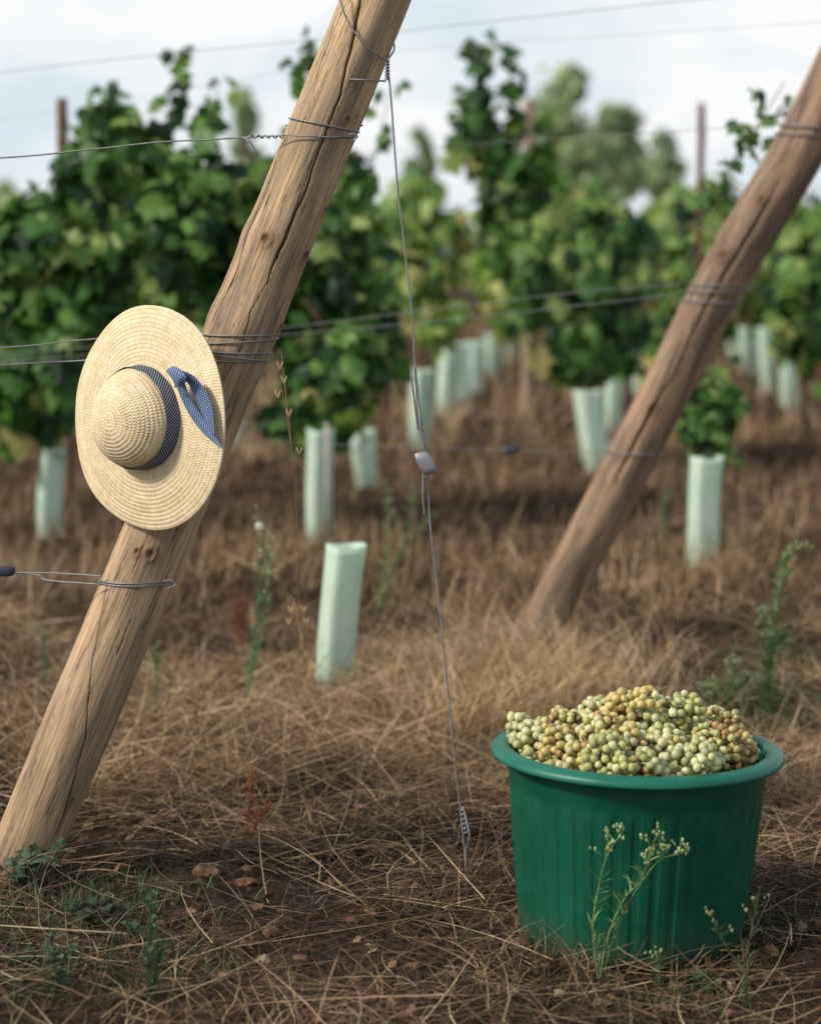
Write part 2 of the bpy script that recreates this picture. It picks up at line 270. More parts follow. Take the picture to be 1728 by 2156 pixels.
# ---------------------------------------------------------------- leaning posts
def leaning_post(name, label, ax, rads, mat, cracks, knots, na=240, step=.0035, bumps=(), nfine=22):
    A = np.array([P(a, b, d) for a, b, d in ax]); base = A[-1].copy()
    t = thing(name, label, 'post', base, 'leaning end posts of the trellis rows')
    cl = smooth_pts(A, 400); s = np.r_[0, np.cumsum(np.linalg.norm(np.diff(cl, axis=0), axis=1))]; Ltot = s[-1]
    n = int(Ltot/step); ss = np.linspace(0, Ltot, n)
    Cn = np.stack([np.interp(ss, s, cl[:, k]) for k in range(3)], 1)
    d = A[-1]-A[0]; d /= np.linalg.norm(d)
    e2 = np.array([0, -1., 0]); e2 -= d*(e2@d); e2 /= np.linalg.norm(e2); e1 = np.cross(e2, d)
    if e1[0] < 0: e1 = -e1
    kp = [np.linalg.norm(A[i]-A[0]) for i in range(len(A))]; R = np.interp(ss, kp, rads)
    th = np.linspace(-math.pi, math.pi, na, endpoint=False)
    TH, SS = np.meshgrid(th, ss); RR = np.repeat(R[:, None], na, 1)
    RR = RR*(1+.008*np.sin(3*TH+SS*2.1)+.006*np.sin(2*TH-SS*2.7+1)+.006*np.sin(5*TH+SS*3)+.003*np.sin(SS*13+TH*2)+.004*np.sin(9*TH+SS*1.5)) + rng.normal(0, .0002, RR.shape)
    col = np.ones((n, na, 3))
    def loc(px, py):
        dd = np.interp(py, [a[1] for a in ax], [a[2] for a in ax]); p = P(px, py, dd-.06); sv = (p-A[0])@d; c0 = np.array([np.interp(sv, ss, Cn[:, k]) for k in range(3)])
        off = (p-c0)@e1; r = np.interp(sv, ss, R); return sv, math.asin(max(-.97, min(.97, off/r)))
    cr = [(np.array([loc(*p) for p in pts]), wd, dep, .94) for pts, wd, dep in cracks]
    for k in range(nfine):
        s0 = rng.uniform(0, Ltot-.3); ln = rng.uniform(.15, .6); tv = rng.uniform(-1.5, 1.5); q_ = np.array([(s0+ln*u, tv+.06*math.sin(u*5+k)+.1*u*rng.normal()) for u in np.linspace(0, 1, 6)]); cr.append((q_, rng.uniform(.0005, .0011), .002, .75))
    for q_, wd, dep, st in cr:
        q_ = q_[np.argsort(q_[:, 0])]
        s0, s1 = q_[0, 0], q_[-1, 0]; tc = np.interp(ss, q_[:, 0], q_[:, 1])+.015*np.sin(ss*23)+.010*np.sin(ss*61+1)+.006*np.sin(ss*140)
        ends = np.clip(np.minimum(ss-s0, s1-ss)/.08, 0, 1); wloc = wd*(.3+.7*ends)*(.75+.35*np.sin(ss*9+q_[0, 1]*9))
        dist = np.abs(TH-tc[:, None])*R[:, None]; f = np.exp(-(dist/np.maximum(wloc[:, None], 1e-4))**2)*(ends[:, None] > 0)
        RR -= dep*f; col *= (1-st*f)[..., None]
        f2 = np.exp(-(dist/.007)**2)*(ends[:, None]); col *= (1-.12*f2*st)[..., None]
    for px, py, r, st in knots:
        sv, tv = loc(px, py); dist = np.sqrt(((TH-tv)*R[:, None])**2+((SS-sv)*.8)**2)
        f = np.exp(-(dist/r)**2); ring = .5+.5*np.cos(dist/r*9)
        col *= (1-st*f*(.55+.45*ring))[..., None]; RR += .004*np.exp(-((dist-r)/(r*.6))**2)*(dist < 3*r)-.004*f
        col *= 1-.3*np.exp(-(dist/(r*2.6))**2)[..., None]*np.array([.6, .9, 1.1])
    for px, py, amp, sg, thc in bumps:
        sv, _ = loc(px, py); RR += amp*np.exp(-((SS-sv)/sg)**2)*np.exp(-((TH-thc)/.7)**2)
    for k in range(120):
        sv = rng.uniform(0, Ltot); tv = rng.uniform(-2, 2); f = np.exp(-(((TH-tv)*R[:, None])/rng.uniform(.0008, .0025))**2-((SS-sv)/rng.uniform(.003, .02))**2); col *= (1-.65*f)[..., None]
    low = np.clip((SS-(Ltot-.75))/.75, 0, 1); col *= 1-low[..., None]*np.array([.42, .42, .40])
    V = Cn[:, None]+RR[..., None]*(np.cos(TH)[..., None]*e2+np.sin(TH)[..., None]*e1)
    gcv = np.stack([np.cos(TH)*R[:, None], np.sin(TH)*R[:, None], SS], -1)
    i = np.arange(n-1)[:, None]*na; j = np.arange(na)[None]; j2 = (j+1) % na
    Q = np.stack([i+j, i+j2, i+na+j2, i+na+j], -1).reshape(-1, 4)
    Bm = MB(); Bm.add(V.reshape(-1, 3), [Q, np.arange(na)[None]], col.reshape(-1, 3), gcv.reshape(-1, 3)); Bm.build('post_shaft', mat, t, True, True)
    def wrap(py, slope=0., a0=0., a1=2*math.pi, drop=0., n=60, lift=.0018):
        dd = np.interp(py, [a[1] for a in ax], [a[2] for a in ax]); axx = np.interp(py, [a[1] for a in ax], [a[0] for a in ax]); p = P(axx, py, dd-.06); sv = (p-A[0])@d
        out = []
        for q_, a in enumerate(np.linspace(a0, a1, n)):
            s_ = sv
            for it in range(6):
                c0 = np.array([np.interp(s_, ss, Cn[:, k]) for k in range(3)]); r = np.interp(s_, ss, R)*1.02+lift
                pt = c0+r*(math.cos(a)*e2+math.sin(a)*e1); zt = p[2]+slope*(pt[0]-c0[0])-drop*q_/n
                s_ += (pt[2]-zt)/(-d[2])
            out.append(pt)
        return np.array(out)
    return t, wrap
ax1 = [(835,-110,5.17),(790,0,5.17),(672,290,5.17),(596,480,5.17),(515,680,5.17),(405,950,5.17),(293,1220,5.17),(175,1500,5.17),(50,1800,5.17),(5,1905,5.17),(-20,1960,5.17)]
post1, wrap1 = leaning_post('leaning_post', 'pale weathered leaning wooden post with a straw hat hanging on it', ax1, [.068,.069,.070,.071,.073,.073,.074,.074,.073,.073,.073], M_wood1,
  [([(768,-60),(745,80),(715,200),(668,330),(645,400),(612,470),(575,560),(562,600)], .0028, .010),
   ([(600,255),(560,400),(524,480),(490,590),(455,660)], .0018, .006),
   ([(722,-20),(690,90),(660,170),(620,250)], .0014, .004),
   ([(560,600),(528,660),(505,740),(470,800)], .0012, .003),
   ([(235,1180),(215,1300),(190,1440),(180,1560),(140,1700),(100,1800)], .0016, .005),
   ([(285,1290),(262,1340),(240,1400)], .0018, .004), ([(330,1270),(300,1330)], .0012, .003),
   ([(430,960),(400,1050),(360,1150)], .0012, .003), ([(640,560),(610,640),(585,690)], .0012, .003)],
  [(560,502,.010,.85),(641,540,.010,.97),(683,440,.005,.9),(585,690,.008,.9),(318,1165,.010,.85),(290,1160,.007,.5),(730,250,.005,.5),(150,1690,.006,.4)],
  bumps=[(530,495,.0045,.035,-1.5),(455,665,.0040,.035,-1.5),(585,700,.003,.03,1.3)])
ax2 = [(1890,-100,7.55),(1838,0,7.6),(1690,300,7.7),(1515,600,7.8),(1339,945,7.92),(1195,1220,8.0),(1128,1355,7.98),(1092,1425,7.95)]
post2, wrap2 = leaning_post('leaning_post', 'darker brown leaning wooden post on the right behind the green tub', ax2, [.083,.083,.084,.081,.078,.077,.078,.079], M_wood2,
  [([(1640,380),(1560,520),(1480,650),(1420,780),(1340,920),(1290,1020)], .0052, .010), ([(1560,430),(1500,560)], .0035, .005), ([(1280,960),(1200,1150)], .0035, .005), ([(1700,200),(1650,330)], .0035, .006), ([(1440,700),(1380,840)], .003, .004)],
  [(1520,540,.014,.7),(1370,860,.012,.7),(1600,420,.01,.6)], na=160, step=.006)

# ---------------------------------------------------------------- wires
WG = 'wires of the front trellis row'; WG2 = 'wires of the second trellis row'
def wire(label, paths, r=.0014, group=None, clamp=None, name='wire', cm=None, rw=None):
    p0 = np.array(paths[0][0]); t = thing(name, label, 'wire', p0, group); Bm = MB()
    for k, pts in enumerate(paths): Bm.tube(pts, rw if (rw and k) else r, 6)
    Bm.build('wire_strand', M_wire, t)
    if clamp is not None:
        for c, dvec, sz in clamp: clampmesh(c, dvec, sz, t, cm or M_clamp)
    return t
def clampmesh(c, dvec, sz, t, mat):
    dvec = np.array(dvec, float); dvec /= np.linalg.norm(dvec); s = np.cross(dvec, [0, 1, 0]); s /= np.linalg.norm(s); u = np.cross(s, dvec)
    Bm = MB(); L, W, D = sz; prof = [(-.5,.30),(-.46,.42),(-.2,.5),(.2,.5),(.46,.42),(.5,.28)]
    V = []; m = 16
    for a, b in prof:
        for k in range(m):
            an = 2*math.pi*k/m; cx = math.copysign(abs(math.cos(an))**.5, math.cos(an)); sx = math.copysign(abs(math.sin(an))**.5, math.sin(an))
            V.append(np.array(c)+dvec*L*a+s*(W*b*cx+.18*W*a*2)+u*D*b*sx)
    Q = [[i*m+j, i*m+(j+1) % m, (i+1)*m+(j+1) % m, (i+1)*m+j] for i in range(len(prof)-1) for j in range(m)]
    Bm.add(V, [np.array(Q), np.arange(m)[::-1][None], (np.arange(m)+(len(prof)-1)*m)[None]]); Bm.build('wire_clamp', mat, t)
def line(*pp, n=40): return smooth_pts([P(*p) for p in pp], n)
def wob(pts, a=.0012):
    pts = pts.copy(); k = len(pts); ph = rng.uniform(0, 6, 6); s = np.linspace(0, 1, k); e = np.sin(math.pi*s)**.5
    for c in (0, 2): pts[:, c] += a*e*(np.sin(s*19+ph[c])+.6*np.sin(s*43+ph[c+1]))
    return pts
lp = line((712,-20,5.10),(728,35,5.095),(760,85,5.09),(795,115,5.10),(814,125,5.12), n=30)
backl = line((712,-20,5.10),(708,-40,5.16),(740,-20,5.26),(800,40,5.27),(830,95,5.2),(816,124,5.12), n=30)
tw = []
for k in range(90):
    a = k/89; c = P(815, 122+a*46, 5.12); tw.append(c+.0038*np.array([math.cos(a*44), math.sin(a*44), 0]))
main = wob(line((814,125,5.12),(822,200,5.12),(838,400,5.115),(852,520,5.11),(866,650,5.10),(872,760,5.10),(884,860,5.095),(896,950,5.09),(900,1000,5.09),(908,1120,5.08),(932,1350,5.07),(956,1580,5.06),(975,1760,5.05),(984,1890,5.04),(986,1925,5.035), n=160), .0008)
tail_up = line((880,905,5.088),(874,860,5.085),(868,810,5.084),(864,788,5.084)); s2 = line((893,950,5.085),(880,880,5.085),(876,820,5.085),(873,770,5.088))
tail_dn = line((891,990,5.085),(890,1040,5.08),(893,1082,5.08)); side = line((738,166,5.085),(775,168,5.08),(812,170,5.11))
knot = [P(972+k*.2+3*math.sin(k*.9), 1700+k*1.4, 5.05)+np.array([0, .003*math.cos(k*.9), 0]) for k in range(40)]
wire('steel guy wire running from the top of the pale post down to the ground', [main, lp, backl, np.array(tw), tail_up, s2, tail_dn, side, np.array(knot), line((975,1700,5.05),(988,1760,5.03),(980,1800,5.04),(984,1900,5.03))], .0020,
     clamp=[(P(896,975,5.08), P(903,1002,5.09)-P(893,948,5.09), (.048,.034,.018))], name='guy_wire')
lx = -700
up1 = wob(line((lx,395,5.2),(0,332,5.19),(300,303,5.17),(520,288,5.14),(600,284,5.11), n=80))
wire('upper horizontal wire tied round the pale post high above the hat', [up1, np.vstack([line((600,284,5.11),(650,286,5.095),(700,289,5.1), n=15), wrap1(287, 0, .6, 1.5, n=15)]), wrap1(262, -.22, -1.6, 1.5, n=30), wrap1(262, 0, 1.5, 4.7, n=40),
     np.array([P(520+k*1.0, 287+3.0*math.sin(k*.45), 5.135+.003*math.cos(k*.45)) for k in range(80)]), line((512,288,5.13),(528,300,5.12),(540,322,5.12)), line((735,284,5.09),(745,280,5.09),(752,287,5.09),(744,294,5.09))], .0017, WG)
wire('upper of the two middle wires passing behind the straw hat', [np.vstack([wob(line((lx,780,5.34),(0,733,5.34),(180,714,5.34),(340,699,5.30), n=60)), line((340,699,5.30),(410,692,5.20),(436,696,5.14), n=10)]), wrap1(706, 0, -1.5, 4.7, n=70), wrap1(720, .06, -1.5, 4.7, n=70, lift=.0025)], .0017, WG)
wire('lower of the two middle wires ending in the wraps beside the straw hat', [wob(line((lx,800,5.34),(0,769,5.34),(180,757,5.34),(430,740,5.18), n=60)), wrap1(742, -.05, -1.6, 4.7, n=70), wrap1(760, -.02, -1.6, 4.7, n=70), wrap1(750, -.16, -1.5, 1.5, n=40, lift=.004)], .0017, WG)
wire('lowest wire of the front row tied round the pale post below the hat', [wob(line((lx,1180,5.2),(0,1203,5.18),(100,1222,5.15),(200,1230,5.11),(215,1231,5.105), n=60)), line((20,1206,5.17),(120,1207,5.15),(215,1213,5.12)), wrap1(1232, 0, -1.45, 1.5, n=40), wrap1(1226, .03, -1.5, 4.7, n=70), line((345,1224,5.09),(362,1222,5.09),(368,1232,5.09),(352,1240,5.085))], .0017, WG,
     clamp=[(P(5,1203,5.17), (1, 0, -.15), (.052,.022,.018))], cm=M_dark)
wire('blurred upper wire crossing the sky to the top of the right post', [wob(line((-900,240,8.3),(0,150,8.2),(435,105,8.1),(870,62,7.95),(1430,2,7.7),(1850,-40,7.58), n=80)), wrap2(-35, 0, -1.5, 4.7)], .0011, WG2)
wire('second blurred wire crossing the sky just below the topmost wire', [wob(line((-900,330,11),(0,250,10.6),(600,150,9.3),(870,105,8.8),(1400,68,8.0),(1800,40,7.6), n=80)), wrap2(40, 0, -1.5, 4.7)], .0006, WG2)
wire('wire meeting the right post high beside the thin vine shoot', [wob(line((-900,520,10.8),(0,440,10.7),(560,360,10.5),(800,318,9.5),(1200,290,8.2),(1560,267,7.7),(1625,264,7.66), n=80)), wrap2(285, -.1, -1.6, 4.7, lift=.004), wrap2(268, -.1, -1.6, 1.5, lift=.004)], .0012, WG2, rw=.0026)
wire('upper of the paired wires tied round the middle of the right post', [wob(line((-900,780,8.1),(0,745,8.1),(600,688,8.0),(900,652,7.9),(1250,612,7.8),(1445,596,7.74), n=80)), wrap2(600, 0, -1.6, 4.7, lift=.004), wrap2(612, .04, -1.6, 1.5, lift=.004)], .0014, WG2, rw=.0026)
wire('lower of the paired wires tied round the middle of the right post', [wob(line((-900,790,8.1),(0,760,8.1),(600,705,8.0),(950,672,7.9),(1250,640,7.8),(1430,618,7.74), n=80)), wrap2(636, -.05, -1.6, 4.7, lift=.004)], .0014, WG2, rw=.0026)
wire('lowest wire of the second row with a small dark tensioner', [wob(line((-900,900,10.8),(0,925,10.6),(600,934,8.3),(1075,948,7.9),(1290,952,7.85), n=80)), wrap2(955, 0, -1.6, 4.7, lift=.004)], .0011, WG2, clamp=[(P(1075,948,7.89), (1, 0, -.1), (.05,.028,.024))], cm=M_dark, rw=.0022)

# ---------------------------------------------------------------- straw hat
hc = P(302, 880, 5.05); n_ = np.array([-.675, -.737, .03]); n_ /= np.linalg.norm(n_)
e2h = np.array([.055, 0, 1.]); e2h -= n_*(e2h@n_); e2h /= np.linalg.norm(e2h); e1h = np.cross(e2h, n_)
hat = thing('straw_hat', 'wide brimmed straw sun hat with blue dotted ribbon hanging on the pale post', 'hat', hc)
RB, RC, HH = .233, .106, .094; W = .0088
ph_row = rng.random(200); c_row = rng.uniform(.93, 1.05, 200)
def hat_surface(r, z, s, nphi=1500):
    phi = np.linspace(0, 2*math.pi, nphi, endpoint=False); PH, Rr = np.meshgrid(phi, r); _, Zz = np.meshgrid(phi, z); _, Sv = np.meshgrid(phi, s)
    v = (Sv+.0007*np.sin(3*PH+Sv*40)+.0004*np.sin(11*PH))/W; row = np.maximum(np.floor(v), 0).astype(int); fr = np.clip(v-row, 0, 1)
    rmid = np.interp((row+.5)*W, s, r); nr = np.maximum(3, np.round(2*math.pi*rmid/.0062)); a = nr*PH/(2*math.pi)+ph_row[row % 200]
    ch = np.abs(fr-.5)*2; hb = np.sin(2*math.pi*(a+ch*.55)); hb2 = np.sin(2*math.pi*(a*2+ch*1.1))
    disp = .0014*(1-fr)**.7*np.clip(fr*8, 0, 1)+.0006*hb*np.sin(math.pi*fr)**.5+.0002*hb2
    cell = np.sin(np.floor(a)*12.9898+row*78.233)*43758.5; cell = cell-np.floor(cell)
    val = (.87+.08*hb+.16*cell)*c_row[row % 200]*(1-.18*np.exp(-((fr)/.10)**2))
    col = np.array([.80, .66, .42])*val[..., None]; col[..., 2] *= (.88+.25*cell)
    return PH, Rr, Zz, disp, col
def grid_faces(n, m):
    i = np.arange(n-1)[:, None]*m; j = np.arange(m)[None]; j2 = (j+1) % m
    return np.stack([i+j, i+j2, i+m+j2, i+m+j], -1).reshape(-1, 4)
def tow(x, y, z): return hc+x[..., None]*e1h+y[..., None]*e2h+z[..., None]*n_
tau = np.linspace(.004, math.pi/2, 170); r = RC*np.sin(tau)**.92; z = HH*np.cos(tau)**.80
s = np.r_[0, np.cumsum(np.hypot(np.diff(r), np.diff(z)))]
uni = np.linspace(0, s[-1], 180); r = np.interp(uni, s, r); z = np.interp(uni, s, z); s = uni
PH, Rr, Zz, disp, col = hat_surface(r, z, s)
nrm = np.stack([np.gradient(z), -np.gradient(r)], 1); nrm /= -np.linalg.norm(nrm, axis=1)[:, None]
Rr = Rr+disp*np.abs(nrm[:, 0])[:, None]; Zz = Zz+disp*np.abs(nrm[:, 1])[:, None]
lump = 1+.024*np.sin(2*PH+1)+.016*np.sin(3*PH+2); Zz = Zz+.005*np.sin(2*PH)*(Zz/HH)*(Rr/RC)
Bm = MB(); Bm.add(tow(Rr*lump*np.cos(PH), Rr*lump*np.sin(PH), Zz).reshape(-1, 3), grid_faces(len(r), PH.shape[1]), col.reshape(-1, 3)); Bm.build('crown', M_hat, hat)
def brim_z(rr, phi):
    q = np.clip((rr-RC)/(RB-RC), 0, 1.1)
    return -.016*q**2+q*(.007*np.sin(2*phi+.6)+.004*np.sin(3*phi+2.2)+.002*np.sin(5*phi))
rb = np.linspace(RC-.001, RB, 120); PH, Rr, Zz, disp, col = hat_surface(rb, np.zeros(120), rb-RC+.5*W)
Zz = brim_z(Rr, PH); edge = 1+.008*np.sin(2*PH+.3)+.004*np.sin(3*PH)+.002*np.sin(7*PH)
xx = Rr*edge*np.cos(PH); yy = Rr*edge*np.sin(PH)*1.0
V = tow(xx, yy, Zz+disp); Vb = tow(xx, yy, Zz-.0028)
m = PH.shape[1]; nb = len(rb); Fq = grid_faces(nb, m); off = nb*m
j = np.arange(m); lastr = (nb-1)*m
edgeF = np.stack([lastr+j, lastr+(j+1) % m, off+lastr+(j+1) % m, off+lastr+j], 1)
Bm = MB(); Bm.add(np.concatenate([V.reshape(-1, 3), Vb.reshape(-1, 3)]), [Fq, Fq[:, ::-1]+off, edgeF], np.concatenate([col.reshape(-1, 3)]*2)); Bm.build('brim', M_hat, hat)
phi = np.linspace(0, 2*math.pi, 260, endpoint=False); hts = np.linspace(.001, .034, 10)
zt = hts; ct = np.clip(zt/HH, 0, 1)**(1/.80); rt = RC*np.sqrt(1-ct**2)**.92+.0040
PHb, Rb = np.meshgrid(phi, rt); _, Zb = np.meshgrid(phi, zt); Rb = Rb*(1+.024*np.sin(2*PHb+1)+.016*np.sin(3*PHb+2))+.0006*np.sin(PHb*11+Zb*200)
ex = np.stack([PHb*RC, Zb, 0*PHb], -1)
Bm = MB(); Bm.add(tow(Rb*np.cos(PHb), Rb*np.sin(PHb), Zb).reshape(-1, 3), grid_faces(10, 260), (1,1,1), ex.reshape(-1, 3)); band = Bm.build('ribbon_band', M_rib, hat, True, True)
def onbrim(px, py, h):
    rr = ray(px, py); o = np.array([0, 0, CAMZ]); t = ((hc+n_*h-o)@n_)/(rr@n_); return o+rr*t
def strip(name, L_, R_, hs, mat, parent, n=50, m=9, puff=.002):
    L_ = smooth_pts([onbrim(a, b, h) for (a, b), h in zip(L_, hs)], n); R_ = smooth_pts([onbrim(a, b, h) for (a, b), h in zip(R_, hs)], n)
    u = np.linspace(0, 1, m); V = L_[:, None]*(1-u)[None, :, None]+R_[:, None]*u[None, :, None]
    V = V + n_*(puff*np.sin(math.pi*u)[None, :, None]) + n_*(.0008*np.sin(u*14)[None, :, None])
    wd = np.linalg.norm(L_-R_, axis=1).max(); ln = np.r_[0, np.cumsum(np.linalg.norm(np.diff((L_+R_)/2, axis=0), axis=1))]
    ex = np.stack(np.broadcast_arrays(u[None]*wd, ln[:, None], 0*u[None]), -1)
    i = np.arange(n-1)[:, None]*m+np.arange(m-1)[None]; Q = np.stack([i, i+1, i+m+1, i+m], -1).reshape(-1, 4)
    Bm = MB(); Bm.add(V.reshape(-1, 3), Q, (1,1,1), ex.reshape(-1, 3)); return Bm.build(name, mat, parent, True, True)
strip('ribbon_tail', [(366,795),(380,835),(398,872),(426,910),(463,943)], [(386,796),(402,838),(424,874),(448,908),(468,942)], [.032,.018,.010,.007,.005], M_rib2, band)
strip('ribbon_tail', [(374,788),(396,808),(412,840),(428,878),(446,914)], [(386,780),(412,794),(434,824),(448,864),(452,915)], [.036,.024,.016,.012,.010], M_rib2, band)
strip('ribbon_knot', [(350,783),(358,792),(366,806),(368,818)], [(366,770),(382,778),(392,792),(390,812)], [.042,.048,.048,.040], M_rib2, band, 24, 9, .006)

# ---------------------------------------------------------------- tub
tc_ = G(1326, 1979); tub = thing('harvest_tub', 'green plastic tub heaped with white grapes standing on the straw', 'tub', (tc_[0], tc_[1], .0))
tub.rotation_euler = (0, math.radians(1.4), 0); tub.scale = (.985, .985, 1.05)
def lathe(prof, m, ribs=None):
    prof = np.array(prof, float); ph = np.linspace(0, 2*math.pi, m, endpoint=False); r = np.repeat(prof[:, :1], m, 1); z = np.repeat(prof[:, 1:2], m, 1)
    if ribs is not None: r = r+ribs(prof[:, 1:2], ph[None])
    return np.stack([r*np.cos(ph), r*np.sin(ph), z], -1).reshape(-1, 3), grid_faces(len(prof), m)
po = [(.001,.004),(.20,.004),(.216,.006),(.222,.014)]+[(.222+.030*t, .014+.294*t) for t in np.linspace(.03, 1, 26)]+[(.2535,.312),(.2545,.318),(.2565,.323),(.260,.362)]
def ribs(zz, ph):
    mask = np.clip((zz-.02)/.02, 0, 1)*np.clip((.300-zz)/.01, 0, 1); c = np.cos(ph*40); return mask*.0013*np.clip(c*3+.9, -1, 1)+.0018*np.sin(3*ph+1)*np.clip(zz/.3, 0, 1)+.001*np.sin(2*ph+zz*9)
V, Q = lathe(po, 800, ribs); Bm = MB(); Bm.add(V, Q)
V, Q = lathe([(.001,.012),(.205,.012),(.214,.02),(.244,.30),(.252,.360)], 200); Bm.add(V, Q[:, ::-1])
o = mk('tub_wall', np.concatenate(Bm.V), Bm.F, M_tub, True); o.parent = tub
rp = [(.259,.3635),(.270,.3610),(.2800,.3572),(.2870,.3555),(.2908,.3578),(.2912,.3620),(.2890,.3675),(.283,.3718),(.274,.3745),(.263,.3752),(.2545,.3715),(.2515,.364),(.2512,.350)]
rp = smooth_pts([(a, b, 0) for a, b in rp], 60)[:, :2]
V, Q = lathe(rp, 260, lambda zz, ph: .0020*np.sin(2*ph)+.0012*np.sin(3*ph+1)+.0006*np.sin(7*ph)+0*zz)
o = mk('rim', V, [Q], M_rim, True); o.parent = tub

# ---------------------------------------------------------------- grapes
def ico(sub):
    import bmesh
    bm = bmesh.new(); bmesh.ops.create_icosphere(bm, subdivisions=sub, radius=1); bm.verts.ensure_lookup_table()
    V = np.array([v.co[:] for v in bm.verts]); Fc = np.array([[v.index for v in f.verts] for f in bm.faces]); bm.free(); return V, Fc
IV, IF = ico(3); IV2, IF2 = ico(2)
def berries(Bm, P_, R_, C_, V0=IV, F0=IF):
    n = len(P_); st = rng.normal(0, .05, (n, 3))+1; V = P_[:, None]+V0[None]*R_[:, None, None]*st[:, None]
    Fc = (F0[None]+(np.arange(n)*len(V0))[:, None, None]).reshape(-1, 3); Bm.add(V.reshape(-1, 3), Fc, np.repeat(C_, len(V0), 0))
GREEN = np.array([.45, .48, .20]); PALEG = np.array([.58, .60, .34]); GOLD = np.array([.58, .48, .19]); AMB = np.array([.38, .24, .10]); PURP = np.array([.13, .075, .06])
GO = np.array([tc_[0]+.009, tc_[1], 0])          # the tub leans a little: its mouth is 9 mm right of its foot
def mound(x, y): rr = np.hypot(x, y)/.25; return .338+.088*np.clip(1-rr**3.0, 0, 1)
placed = np.zeros((0, 3)); owner = np.zeros(0, int); RBR = .0086
specs = []
for ring, (rad, k, o0) in enumerate([(.04,2,.3),(.105,5,.1),(.165,8,.5),(.208,11,.2)]):
    for q_ in range(k):
        a = o0+2*math.pi*q_/k+rng.normal(0, .10); rr = rad+rng.normal(0, .008); specs.append((rr*math.cos(a), rr*math.sin(a), a, ring))
kinds = {'pale': ('pale green', [PALEG, GREEN, GOLD], (.74, .24, .02)), 'green': ('dusty green', [GREEN, PALEG, AMB], (.72, .27, .01)), 'gold': ('golden yellow', [GOLD, PALEG, AMB], (.66, .26, .08)), 'mixed': ('partly shrivelled brown', [AMB, GOLD, PURP, GREEN], (.25, .35, .10, .30))}
for bi, (x, y, a, ring) in enumerate(specs):
    z = mound(x, y)+(.016 if ring == 0 else 0)+rng.uniform(-.014, .022)
    if ring == 1 and y > 0: z += .012
    ln = rng.uniform(.060, .082); wd = rng.uniform(.032, .040); yaw = a+rng.normal(math.pi/2 if ring > 1 else 0, .5)
    slope = np.array([math.cos(yaw), math.sin(yaw), -.15+rng.normal(0, .3)]); slope /= np.linalg.norm(slope)
    sd = np.cross([0, 0, 1], slope); sd /= np.linalg.norm(sd); u3 = np.cross(slope, sd); pts = []
    for tr in range(1500):
        v = rng.normal(size=3); v /= np.linalg.norm(v); sc = 1 if rng.random() < .74 else .76
        tp = (1-.45*v[0])*(1+.20*math.sin(v[0]*6+bi)); p = np.array([x, y, z])+slope*ln*v[0]*sc+sd*wd*v[1]*sc*tp+u3*wd*v[2]*sc*tp+rng.normal(0, .0015, 3)
        lim = .224 if p[2] < .365 else .233 if p[2] < .402 else .250
        if math.hypot(p[0], p[1]) > lim: continue
        if len(placed):
            d2_ = ((placed-p)**2).sum(1)
            if (d2_ < np.where(owner == bi, (1.56*RBR)**2, (2.75*RBR)**2)).any(): continue
        placed = np.vstack([placed, p]); owner = np.append(owner, bi); pts.append(p)
    if len(pts) < 6: continue
    px_side = 'left' if x < -.07 else 'right' if x > .07 else 'middle'; dep = 'front' if y < -.06 else 'back' if y > .06 else 'centre'
    kd = 'gold' if (x < .0 and y < .1 and ring < 3 and rng.random() < .7) else 'mixed' if (x > .14 and y < .08 and rng.random() < .75) else 'mixed' if (x < -.12 and rng.random() < .35) else random.choice(['pale', 'green', 'pale', 'green', 'pale'])
    nm, cols, wts = kinds[kd]; pts = np.array(pts); ctr = pts.mean(0)
    g = thing('grape_bunch', '%s white grape bunch in the %s %s of the tub heap' % (nm, px_side, dep), 'grapes', GO+ctr, 'grape bunches heaped in the green tub')
    Bm = MB(); cc = pick(len(pts), wts, cols)*rng.uniform(.84, 1.08)
    gr = np.clip(((pts-ctr)@slope)/ln*.5+.5, 0, 1)[:, None]; cc = cc*(1-.15*gr)+np.array([.55, .43, .15])*.15*gr
    worldp = pts+GO
    berries(Bm, worldp, rng.uniform(.84, 1.14, len(pts))*RBR*(.92 if kd == 'mixed' else 1), cc, IV2, IF2); Bm.build('berries', M_grape, g)
    Bm = MB(); c0 = worldp.mean(0); tip = c0-slope*ln*1.3*(1 if ring < 3 else .7)+np.array([0, 0, .014]); Bm.tube(smooth_pts([c0+slope*ln*.6, c0+np.array([0, 0, .004]), tip], 12), np.linspace(.0012, .0022, 12), 6, (.20, .15, .07)); Bm.build('stalk', M_bark, g)
pp = []
for tr in range(9000):
    r_ = .222*math.sqrt(rng.random()); a = rng.random()*6.283; p = np.array([r_*math.cos(a), r_*math.sin(a), 0]); p[2] = mound(p[0], p[1])-rng.uniform(.018, .045)
    if (((placed-p)**2).sum(1) < (1.7*RBR)**2).any(): continue
    placed = np.vstack([placed, p]); pp.append(p)
pp = np.array(pp); Bm = MB(); berries(Bm, pp+GO, np.full(len(pp), RBR), pick(len(pp), (.35, .35, .3), [GREEN*.5, AMB*.5, PURP]), IV2, IF2)  # green and amber darkened to paint the shade between the bunches
V, Q = lathe([(.001,.385)]+[(r_, .29+.09*(1-(r_/.228)**2.8)) for r_ in np.linspace(.02, .228, 14)], 80); Bm.add(V+GO, Q, (.035,.03,.016))  # added filler dome, its dark colour stands in for shade in the gaps
tag(Bm.build('loose_grapes', M_grape), 'loose grapes and filler dome coloured dark as painted shade below the top bunches in the tub', 'grapes', kind='stuff')

